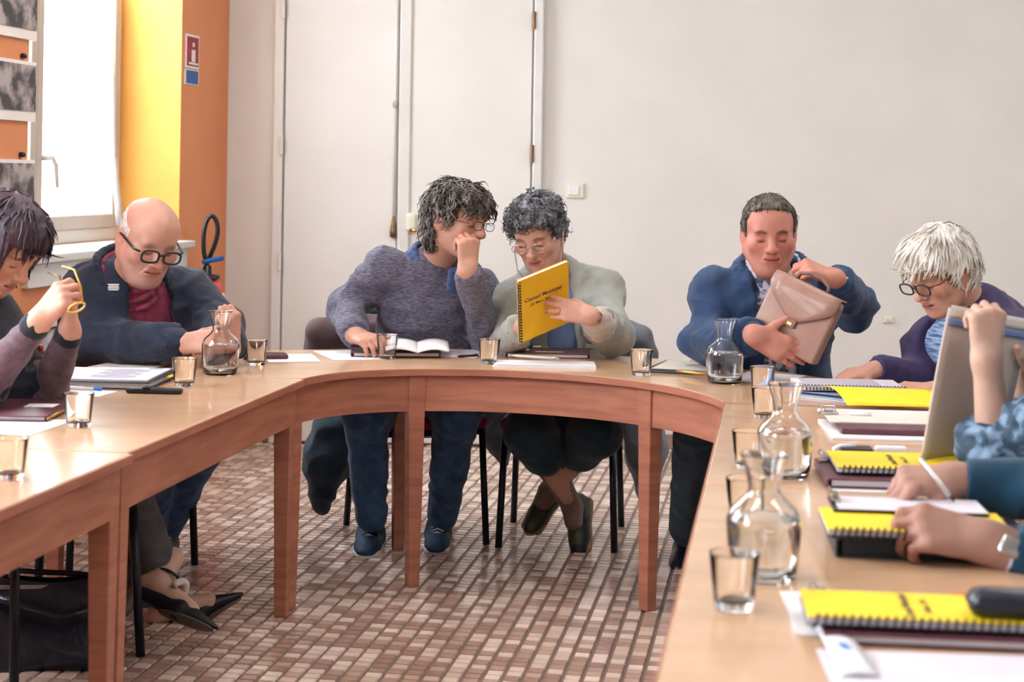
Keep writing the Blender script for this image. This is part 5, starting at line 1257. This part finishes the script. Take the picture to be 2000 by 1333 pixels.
S = p.torso_sdf(0.022, (0.188, 0.135), (0.20, 0.16), shr=0.085); p.wedge(S, 0.115, 0.07, 0.0, 0.95, xoff=-0.055); p.sleeve(S, 'R', (0.086, 0.078, 0.056), 0.97); p.sleeve(S, 'L', (0.086, 0.076, 0.054), 0.97)
p.cloth('jacket', S, M['navy'], 0.0065, 0.0095, 10, 15, amp2=0.002)
collar_part(p, 'jacket_collar', M['navy'], 0.106, 0.096, -196, 52, 0.014, 0.07, 0.10, 0.016, 0.05)
collar_part(p, 'polo_collar', M['maroon_polo'], 0.084, 0.082, -264, 84, 0.011, 0.055, 0.055, 0.024, 0.04)
for q in 'LR': cuff(p, q, M['navy'], 0.054, at=0.03, ln=0.012)
c = P(222, 556, 5.31); g = G()
for k in range(4): g.box(npv(c)-p.o+np.array([0.0, 0, -0.0055*k]), (0.036-0.004*(k % 2), 0.010, 0.003), 0.001)
lg = g.obj('chest_logo', M['sign_white'], p.root)
S = Sdf(); p.legs(S, (0.10, 0.082, 0.066)); p.cloth('trousers', S, M['jeans'], 0.008, 0.006, 12, 4)
p.shoe(P(322, 1040, 5.72), (0.22, -0.97, -0.05), 0.28, M['shoe_grey'], M['sole_white']); p.shoe(P(272, 1050, 5.60), (0.1, -1, -0.05), 0.28, M['shoe_grey'], M['sole_white'])
def rim(S):
    S.ell((0, 0.02, 0.075), (0.082, 0.105, 0.085), k=0.012, cut=True); sides(S)
p.hair(M['hair_rim'], 0.0040, [(-0.14, -0.09), (-0.06, -0.08), (-0.02, -0.04), (0.01, -0.012), (0.028, 0.03), (0.04, 0.2), (0.2, 0.25)], 0.001, 80, extra=rim, st=[dict(n=500, length=0.008, flow=(0, -0.3, -1), rad=0.0012, lift=0.3, seed=4)])
p.glasses(M['black'], y=0.116, rw=0.026, rh=0.0185, th=0.0034, z=-0.001, square=1)
chair_for(p, 'dark chair under the bald man in the navy jacket', 0.02)

def bare_foot(p, ankle, direction, tilt):
    R = frame(direction, tilt); a = npv(ankle); W = lambda q: a+R@np.array(q, float)
    S = Sdf(); S.cap(W((0, -0.01, 0.05)), W((0, 0.0, -0.045)), 0.032, 0.030, 0.02); S.cap(W((0, 0.0, -0.045)), W((0, 0.12, -0.085)), 0.030, 0.026, 0.03); S.cap(W((0, -0.035, -0.05)), W((0, 0, -0.03)), 0.026, 0.03, 0.02)
    V, F = S.mesh(0.004); p.add_body(V, F, np.tile(np.array(SKIN_P), (len(V), 1)))
def pump(p, ankle, direction, tilt):
    R = frame(direction, tilt); a = npv(ankle)
    W = lambda q: a+R@np.array(q, float)
    S = Sdf(); S.cap(W((0, 0.10, -0.092)), W((0, 0.215, -0.108)), 0.031, 0.006, 0.02); S.cap(W((0, 0.09, -0.098)), W((0, -0.03, -0.078)), 0.026, 0.024, 0.02)
    S.fn(lambda X, Y, Z: -((X-W((0, 0.10, -0.075))[0])*R[0, 2]+(Y-W((0, 0.10, -0.075))[1])*R[1, 2]+(Z-W((0, 0.10, -0.075))[2])*R[2, 2]), a-0.4, a+0.4, 0.004, True)
    V, F = S.mesh(0.0035); sh = mkmesh('shoe', V, F, M['shoe_black'], p.root, None, p.o)
    S = Sdf(); S.cap(W((0, -0.045, -0.085)), W((0, -0.05, -0.150)), 0.024, 0.019, 0.01); V, F = S.mesh(0.0035); mkmesh('heel', V, F, M['heel_grey'], sh, None, p.o)
    S = Sdf(); S.ell(W((0, 0.125, -0.118)), (0.026, 0.088, 0.008), R, k=0.005); V, F = S.mesh(0.003); mkmesh('sole', V, F, M['heel_grey'], sh, None, p.o)
    g = G(); g.tube([Vector(W((0.036*math.cos(t), 0.012+0.038*math.sin(t), -0.012))-p.o) for t in np.linspace(0, 6.283, 21)], 0.005, 6); g.obj('ankle_strap', M['shoe_black'], sh, True)
    g = G(); g.tube([Vector(W((0.036*math.cos(t), 0.055+0.012*math.sin(t), -0.050+0.036*math.sin(t)))-p.o) for t in np.linspace(0, 3.1416, 13)], 0.011, 6); g.obj('pale_strap', M['env_flap'], sh, True)
M['bare_foot'] = mat('bare_skin', SKIN_P, 0.5, srgb(214, 168, 146), 20); M['heel_grey'] = mat('grey_brown_heel', srgb(84, 76, 74), 0.5, srgb(98, 88, 84), 20)
FEET = ((P(326, 1120, 4.74), (0.93, -0.26, -0.22), (0.10, 0.74, 0.66)), (P(312, 1165, 4.92), (0.82, 0.20, 0.36), (-0.3, -0.35, 0.88)))
# ---------------------------------------------------------------- dark-haired woman at the left edge
p = Person('dark-haired woman in profile at the left edge holding her glasses', dict(
    head=P(2, 478, 4.35), neck=P(-62, 585, 4.44), shR=P(-75, 655, 4.27), shL=P(-45, 640, 4.58), elR=P(-35, 762, 4.22), wrR=P(76, 628, 4.14),
    elL=P(92, 770, 4.50), wrL=P(136, 648, 4.40), pel=P(15, 890, 4.60), hipR=P(10, 900, 4.50), hipL=P(40, 900, 4.68), knR=P(225, 905, 4.72), anR=P(306, 1098, 4.77), knL=P(190, 905, 4.92), anL=P(280, 1150, 4.90)),
    (0.74, -0.28, -0.60), (0.35, -0.1, 1), 1.0, SKIN_F, True)
p.head(nose=1.05, flush=0.3, lip=srgb(176, 100, 100), brow=srgb(70, 50, 52))
p.hand('R', (0.66, -0.12, 0.74), (-0.45, -0.80, 0.30), [(0.75, 1.25, 0.7), (0.85, 1.3, 0.7), (0.95, 1.3, 0.7), (1.05, 1.3, 0.7)], thumb=(0.55, 0.75, -0.4), size=1.02)
p.hand('L', (0.12, -0.25, 1), (0.85, 0.1, 0.1), [(0.95, 1.2, 0.7)]*4, size=1.0)
for ft in FEET: bare_foot(p, *ft)
p.finish()
S = p.torso_sdf(0.01, (0.15, 0.115), (0.15, 0.12)); p.sleeve(S, 'R', (0.060, 0.052, 0.040), 0.3); p.sleeve(S, 'L', (0.060, 0.052, 0.040), 0.3); p.cloth('cardigan', S, M['black_knit'], 0.007, 0.0068, 12, 3)
for q in 'LR':
    S = Sdf(); w, e = p.J['wr'+q], p.J['el'+q]; S.cap(e, w+(e-w)*0.10, 0.054, 0.034, 0.02); S.cap(e, e+(p.J['sh'+q]-e)*0.4, 0.056, 0.058, 0.02); p.cloth('sleeve', S, M['mauve_mesh'], 0.006, 0.004, 16, 6)
    cuff(p, q, M['black_knit'], 0.035, 'cuff', 0.012, 0.008)
collar_part(p, 'roll_neck', M['black_knit'], 0.066, 0.062, 0, 360, 0.012, 0.045, 0.0, 0.008, 0.03)
for k in range(7):
    c = p.tw(-0.06+0.02*k, 0.15, 0.62-0.05*abs(k-3))-p.o; g = G(); g.lathe([(0, -0.009), (0.007, -0.006), (0.009, 0), (0.007, 0.006), (0, 0.009)], 10, tuple(c)); g.obj('red_bead', M['red_bead'], p.root, True)
S = Sdf(); p.legs(S, (0.088, 0.066, 0.056)); p.cloth('trousers', S, M['grey_trousers'], 0.008, 0.005, 12, 4)
for ft in FEET: pump(p, *ft)
def bob(S):
    S.ell((0, 0.050, 0.078), (0.070, 0.050, 0.034), k=0.02)
    for sx in (-1, 1): S.ell((sx*0.070, 0.0, -0.03), (0.024, 0.062, 0.085), k=0.03); S.ell((sx*0.074, 0.052, 0.012), (0.014, 0.022, 0.05), k=0.02)
    S.ell((0, -0.07, -0.05), (0.066, 0.045, 0.08), k=0.03)
p.hair(M['hair_plum'], 0.020, [(-0.14, -0.13), (-0.05, -0.12), (0.0, -0.10), (0.03, -0.06), (0.045, 0.03), (0.06, 0.052), (0.2, 0.056)], 0.003, 24, extra=bob,
    st=[dict(n=600, length=0.045, flow=lambda q: np.stack([q[:, 0]*4, 0.35+q[:, 1]*3, -1+0*q[:, 2]], 1), curl=0.0012, rad=0.0040, lift=0.06, seed=7, twist=0.08)])
make_chair('dark chair with burgundy seat at the left edge beside the handbag', (-1.28, 4.54, 0), math.atan2(-0.8, -0.6))
gl = empty('glasses', P(150, 585, 4.12), 0, 'gold and tortoiseshell glasses in the hands of the dark-haired woman', 'glasses'); c0 = Vector(gl.location)
g = G()
g.tube([P(150+16*math.cos(a), 601+8*math.sin(a)-5*math.cos(a), 4.10)-c0 for a in np.linspace(0, 6.283, 21)], 0.0028, 6); g.obj('rim', M['gold'], gl, True)
g = G(); g.tube([P(134+16*math.cos(a), 606+5*math.sin(a), 4.14)-c0 for a in np.linspace(0, 6.283, 21)], 0.0028, 6); g.obj('rim', M['gold'], gl, True)
g = G(); g.tube([P(162, 594, 4.10)-c0, P(158, 560, 4.09)-c0, P(145, 527, 4.10)-c0, P(121, 520, 4.13)-c0], 0.0026, 6); g.obj('temple', M['gold'], gl, True)
g = G(); g.tube([P(120, 606, 4.15)-c0, P(118, 570, 4.2)-c0, P(117, 540, 4.2)-c0, P(94, 532, 4.22)-c0], 0.0026, 6); g.obj('temple', M['bronze'], gl, True)

# ---------------------------------------------------------------- white-haired woman
p = Person('white-haired woman in a purple cardigan and red glasses looking down', dict(
    head=P(1836, 530, 4.97), neck=P(1902, 610, 5.06), shR=P(1812, 664, 5.20), shL=P(1985, 656, 4.93), elR=P(1800, 742, 5.16), wrR=P(1708, 724, 5.10),
    elL=P(1955, 772, 4.78), wrL=P(1828, 764, 4.84), pel=P(1990, 850, 5.20), hipR=P(1960, 860, 5.28), hipL=P(2010, 860, 5.10), knR=P(1780, 860, 5.15), anR=P(1790, 1050, 5.15), knL=P(1850, 880, 4.95), anL=P(1860, 1090, 4.95)),
    (-0.74, -0.44, -0.46), (-0.2, -0.1, 1), 1.0, SKIN_M, True)
p.head(nose=1.05, flush=0.3, fat=0.004, lip=srgb(150, 92, 88), brow=srgb(150, 130, 120), browstr=0.4)
p.hand('R', (-0.95, -0.10, -0.18), (0, -0.25, 1), [(0.30, 0.30, 0.2)]*4, thumb=(0.8, 0.6, -0.3))
p.hand('L', (-0.96, 0.14, -0.02), (0.05, -0.45, 0.9), [(0.25, 0.4, 0.3)]*4)
p.finish()
S = p.torso_sdf(0.0, (0.155, 0.125), (0.165, 0.15)); p.cloth('ribbed_top', S, M['ribbed_blue'], 0.007, 0.003, 14, 3, amp2=0.0015)
S = p.torso_sdf(0.022, (0.162, 0.13), (0.175, 0.155)); p.wedge(S, 0.125, 0.06, 0.05, 0.95, xoff=0.09); p.sleeve(S, 'R', (0.066, 0.058, 0.046), 1.0); p.sleeve(S, 'L', (0.068, 0.060, 0.046), 0.94)
p.cloth('cardigan', S, M['purple'], 0.0065, 0.0081, 10, 18)
collar_part(p, 'cardigan_collar', M['purple'], 0.086, 0.078, -230, 50, 0.012, 0.02, 0.08, 0.02, 0.035)
S = Sdf(); p.legs(S, (0.09, 0.068, 0.056)); p.cloth('trousers', S, M['dark_trousers'], 0.010, 0.005, 12, 4)
for q in 'LR': p.shoe(p.J['an'+q]-np.array([0, 0, 0.0]), (-0.9, -0.4, -0.05), 0.24, M['shoe_black'], M['shoe_black'], kind='plain', wid=0.04)
def wig(S):
    S.ell((0, 0.050, 0.078), (0.070, 0.050, 0.034), k=0.02); S.ell((0, -0.070, 0.0), (0.070, 0.055, 0.075), k=0.03)
    for sx in (-1, 1): S.ell((sx*0.068, -0.03, 0.0), (0.022, 0.05, 0.05), k=0.02); S.ell((sx*0.082, -0.010, -0.018), (0.02, 0.020, 0.028), k=0.008, cut=True)
p.hair(M['hair_white'], 0.020, [(-0.14, -0.075), (-0.06, -0.075), (-0.02, -0.03), (0.02, -0.005), (0.045, 0.02), (0.062, 0.056), (0.2, 0.058)], 0.004, 26, extra=wig,
    st=[dict(n=1000, length=0.045, flow=lambda q: np.stack([q[:, 0]*5+0.4, 0.4+q[:, 1]*3, -0.7+0*q[:, 2]], 1), curl=0.0015, rad=0.0042, lift=0.10, seed=8, twist=0.10)])
M['red_frame'] = mat('dark_red_frame', srgb(110, 32, 36), 0.3, srgb(130, 42, 44), 20)
p.glasses(M['black'], y=0.114, rw=0.026, rh=0.017, th=0.0026, square=1, temple_m=M['red_frame'])
g = G(); g.lathe([(0, -0.004), (0.004, 0), (0, 0.004)], 8, tuple(p.hl((0.086, -0.008, -0.045))-p.o)); g.obj('earring', M['metal'], p.root, True)
chair_for(p, 'dark chair under the white-haired woman', 0.02)

# ---------------------------------------------------------------- person with the envelope (mostly outside the frame)
p = Person('person in a patterned teal blouse holding up a grey envelope at the right edge', dict(
    head=(1.14, 3.26, 1.22), neck=(1.22, 3.30, 1.04), shR=(1.24, 3.50, 0.99), shL=(1.24, 3.12, 0.99), elR=P(2020, 838, 3.72), wrR=P(1992, 742, 3.70),
    elL=P(1944, 868, 3.46), wrL=P(1927, 700, 3.44), pel=(1.32, 3.30, 0.50), hipR=(1.30, 3.39, 0.5), hipL=(1.30, 3.21, 0.5), knR=(0.92, 3.40, 0.48), anR=(0.95, 3.40, 0.09), knL=(0.92, 3.20, 0.48), anL=(0.95, 3.20, 0.09)),
    (-0.9, -0.1, -0.35), (0, 0, 1), 1.0, SKIN_P, True)
p.head(h=0.006)
p.hand('L', (0.03, 0.12, 1), (0.25, -1, 0.05), [(0.95, 1.3, 0.8), (1.0, 1.3, 0.8), (1.05, 1.3, 0.8), (1.1, 1.3, 0.8)], thumb=(0.45, 0.8, -0.5), size=1.0, r_arm=(0.027, 0.040), arm=0.24)
p.hand('R', (-0.25, -0.15, 1), (0.9, 0.3, 0.1), [(0.7, 0.9, 0.6)]*4, size=1.0, arm=0.24)
p.inner = p.inner; p.finish()
S = p.torso_sdf(0.01, (0.155, 0.12), (0.16, 0.13)); p.sleeve(S, 'R', (0.07, 0.066, 0.060), 0.15); p.sleeve(S, 'L', (0.07, 0.070, 0.062), 0.32)
p.cloth('blouse', S, M['teal_print'], 0.006, 0.010, 18, 22, amp2=0.003)
S = Sdf(); p.legs(S, (0.09, 0.068, 0.056)); p.cloth('trousers', S, M['dark_trousers'], 0.010, 0.004, 12, 4)
for q in 'LR': p.shoe(p.J['an'+q], (-1, 0, -0.05), 0.24, M['shoe_black'], M['shoe_black'], kind='plain', wid=0.04)
p.hair(M['hair_brown'], 0.012, [(-0.14, -0.09), (-0.06, -0.08), (-0.02, -0.03), (0.02, -0.005), (0.045, 0.03), (0.06, 0.068), (0.2, 0.072)], 0.004, 30, extra=sides)
chair_for(p, 'dark chair at the right edge of the photo under the person with the envelope', 0.02)
# envelope
C = P(1903, 762, 3.58); R_ = unit((0.86, 0.50, -0.16)); U_ = npv(P(1917, 630, 3.56)-P(1893, 905, 3.58)); U_ = unit(U_-R_*(U_@R_)); EM = np.stack([R_, np.cross(U_, R_), U_], 1)
ev = empty('envelope', C, 0, 'large grey kraft envelope with blue band held upright at the right', 'envelope', rot=Matrix([list(r_) for r_ in EM]))
rows = [[(0.229*(j/10-0.5), 0.012*math.sin(math.pi*j/10)*(1-i/12*0.5)+0.006*math.sin(2*i/12+j/5), 0.324*(i/12-0.5)) for j in range(11)] for i in range(13)]
g = G(); g.solid(rows, -0.006); g.obj('envelope_body', M['envelope'], ev, True)
def strip_on(z0, z1, name, m, off):
    rows = [[(0.229*(j/10-0.5), off-0.008+0.012*math.sin(math.pi*j/10)*(1-i_*0.5)+0.006*math.sin(2*i_+j/5)+0.0, 0.324*(i_-0.5)) for j in range(11)] for i_ in np.linspace(z0, z1, 4)]
    g = G(); g.solid(rows, -0.001); return g.obj(name, m, ev, True)
strip_on(0.94, 1.02, 'flap', M['env_flap'], -0.0005); strip_on(0.885, 0.935, 'blue_band', M['env_band'], -0.0005)

# ---------------------------------------------------------------- person writing, hands only in the frame
p = Person('person in a dark teal sweater writing at the right edge with a square wristwatch', dict(
    head=(1.02, 2.62, 1.20), neck=(1.09, 2.64, 1.02), shR=(1.12, 2.84, 0.97), shL=(1.12, 2.45, 0.97), elR=P(2075, 962, 3.00), wrR=P(1862, 938, 3.02),
    elL=P(2095, 1130, 2.68), wrL=P(1928, 1060, 2.72), pel=(1.20, 2.64, 0.50), hipR=(1.18, 2.73, 0.5), hipL=(1.18, 2.55, 0.5), knR=(0.80, 2.73, 0.48), anR=(0.84, 2.73, 0.09), knL=(0.80, 2.53, 0.48), anL=(0.84, 2.53, 0.09)),
    (-0.9, -0.1, -0.4), (0, 0, 1), 1.0, SKIN_D)
p.head(h=0.006)
p.hand('R', (-0.92, -0.22, 0.02), (0.1, -0.35, 0.95), [(0.95, 1.2, 0.6), (1.0, 1.25, 0.7), (1.05, 1.3, 0.7), (1.1, 1.3, 0.7)], thumb=(0.6, 0.75, -0.45), tcurl=0.5, size=1.05)
p.hand('L', (-0.95, 0.10, 0.20), (0.12, -0.62, 0.78), [(0.55, 0.95, 0.5), (0.6, 1.0, 0.5), (0.65, 1.05, 0.5), (0.7, 1.1, 0.5)], thumb=(0.6, 0.8, -0.3), size=1.16)
p.finish()
S = p.torso_sdf(0.015, (0.175, 0.125), (0.18, 0.14)); p.sleeve(S, 'R', (0.07, 0.062, 0.044), 0.93); p.sleeve(S, 'L', (0.07, 0.062, 0.046), 0.76)
p.cloth('sweater', S, M['teal'], 0.0065, 0.0081, 10, 26)
cuff(p, 'L', M['lilac_paper'], 0.038, 'shirt_cuff', 0.058, 0.02)
watch(p, 'L', M['metal'], M['coat_brown'], 0.034, 0.0335, (0.0, -0.9, 0.35))
S = Sdf(); p.legs(S, (0.095, 0.075, 0.06)); p.cloth('trousers', S, M['dark_trousers'], 0.010, 0.004, 12, 4)
for q in 'LR': p.shoe(p.J['an'+q], (-1, 0, -0.05), 0.28, M['shoe_black'], M['shoe_black'], kind='plain')
p.hair(M['hair_short'], 0.008, [(-0.14, -0.09), (-0.06, -0.08), (-0.02, -0.03), (0.02, -0.01), (0.045, 0.03), (0.06, 0.072), (0.2, 0.076)], 0.003, 40, extra=sides)
chair_for(p, 'dark chair nearest the camera at the right under the writing person', 0.02)
pn = empty('pen', P(1862, 978, 2.92), 0, 'silver pen held in the writing hand', 'pen', 'pens on the tables'); d = P(1796, 895, 2.97)-P(1862, 978, 2.92)
g = G(); g.tube([(0, 0, 0), d*0.1, d*0.92, d], [0.0012, 0.0045, 0.005, 0.004], 10); b_ = g.obj('barrel', M['metal'], pn, True); g = G(); g.tube([d*-0.02, d*0.1], [0.0014, 0.0046], 8); g.obj('tip', M['black'], pn, True)
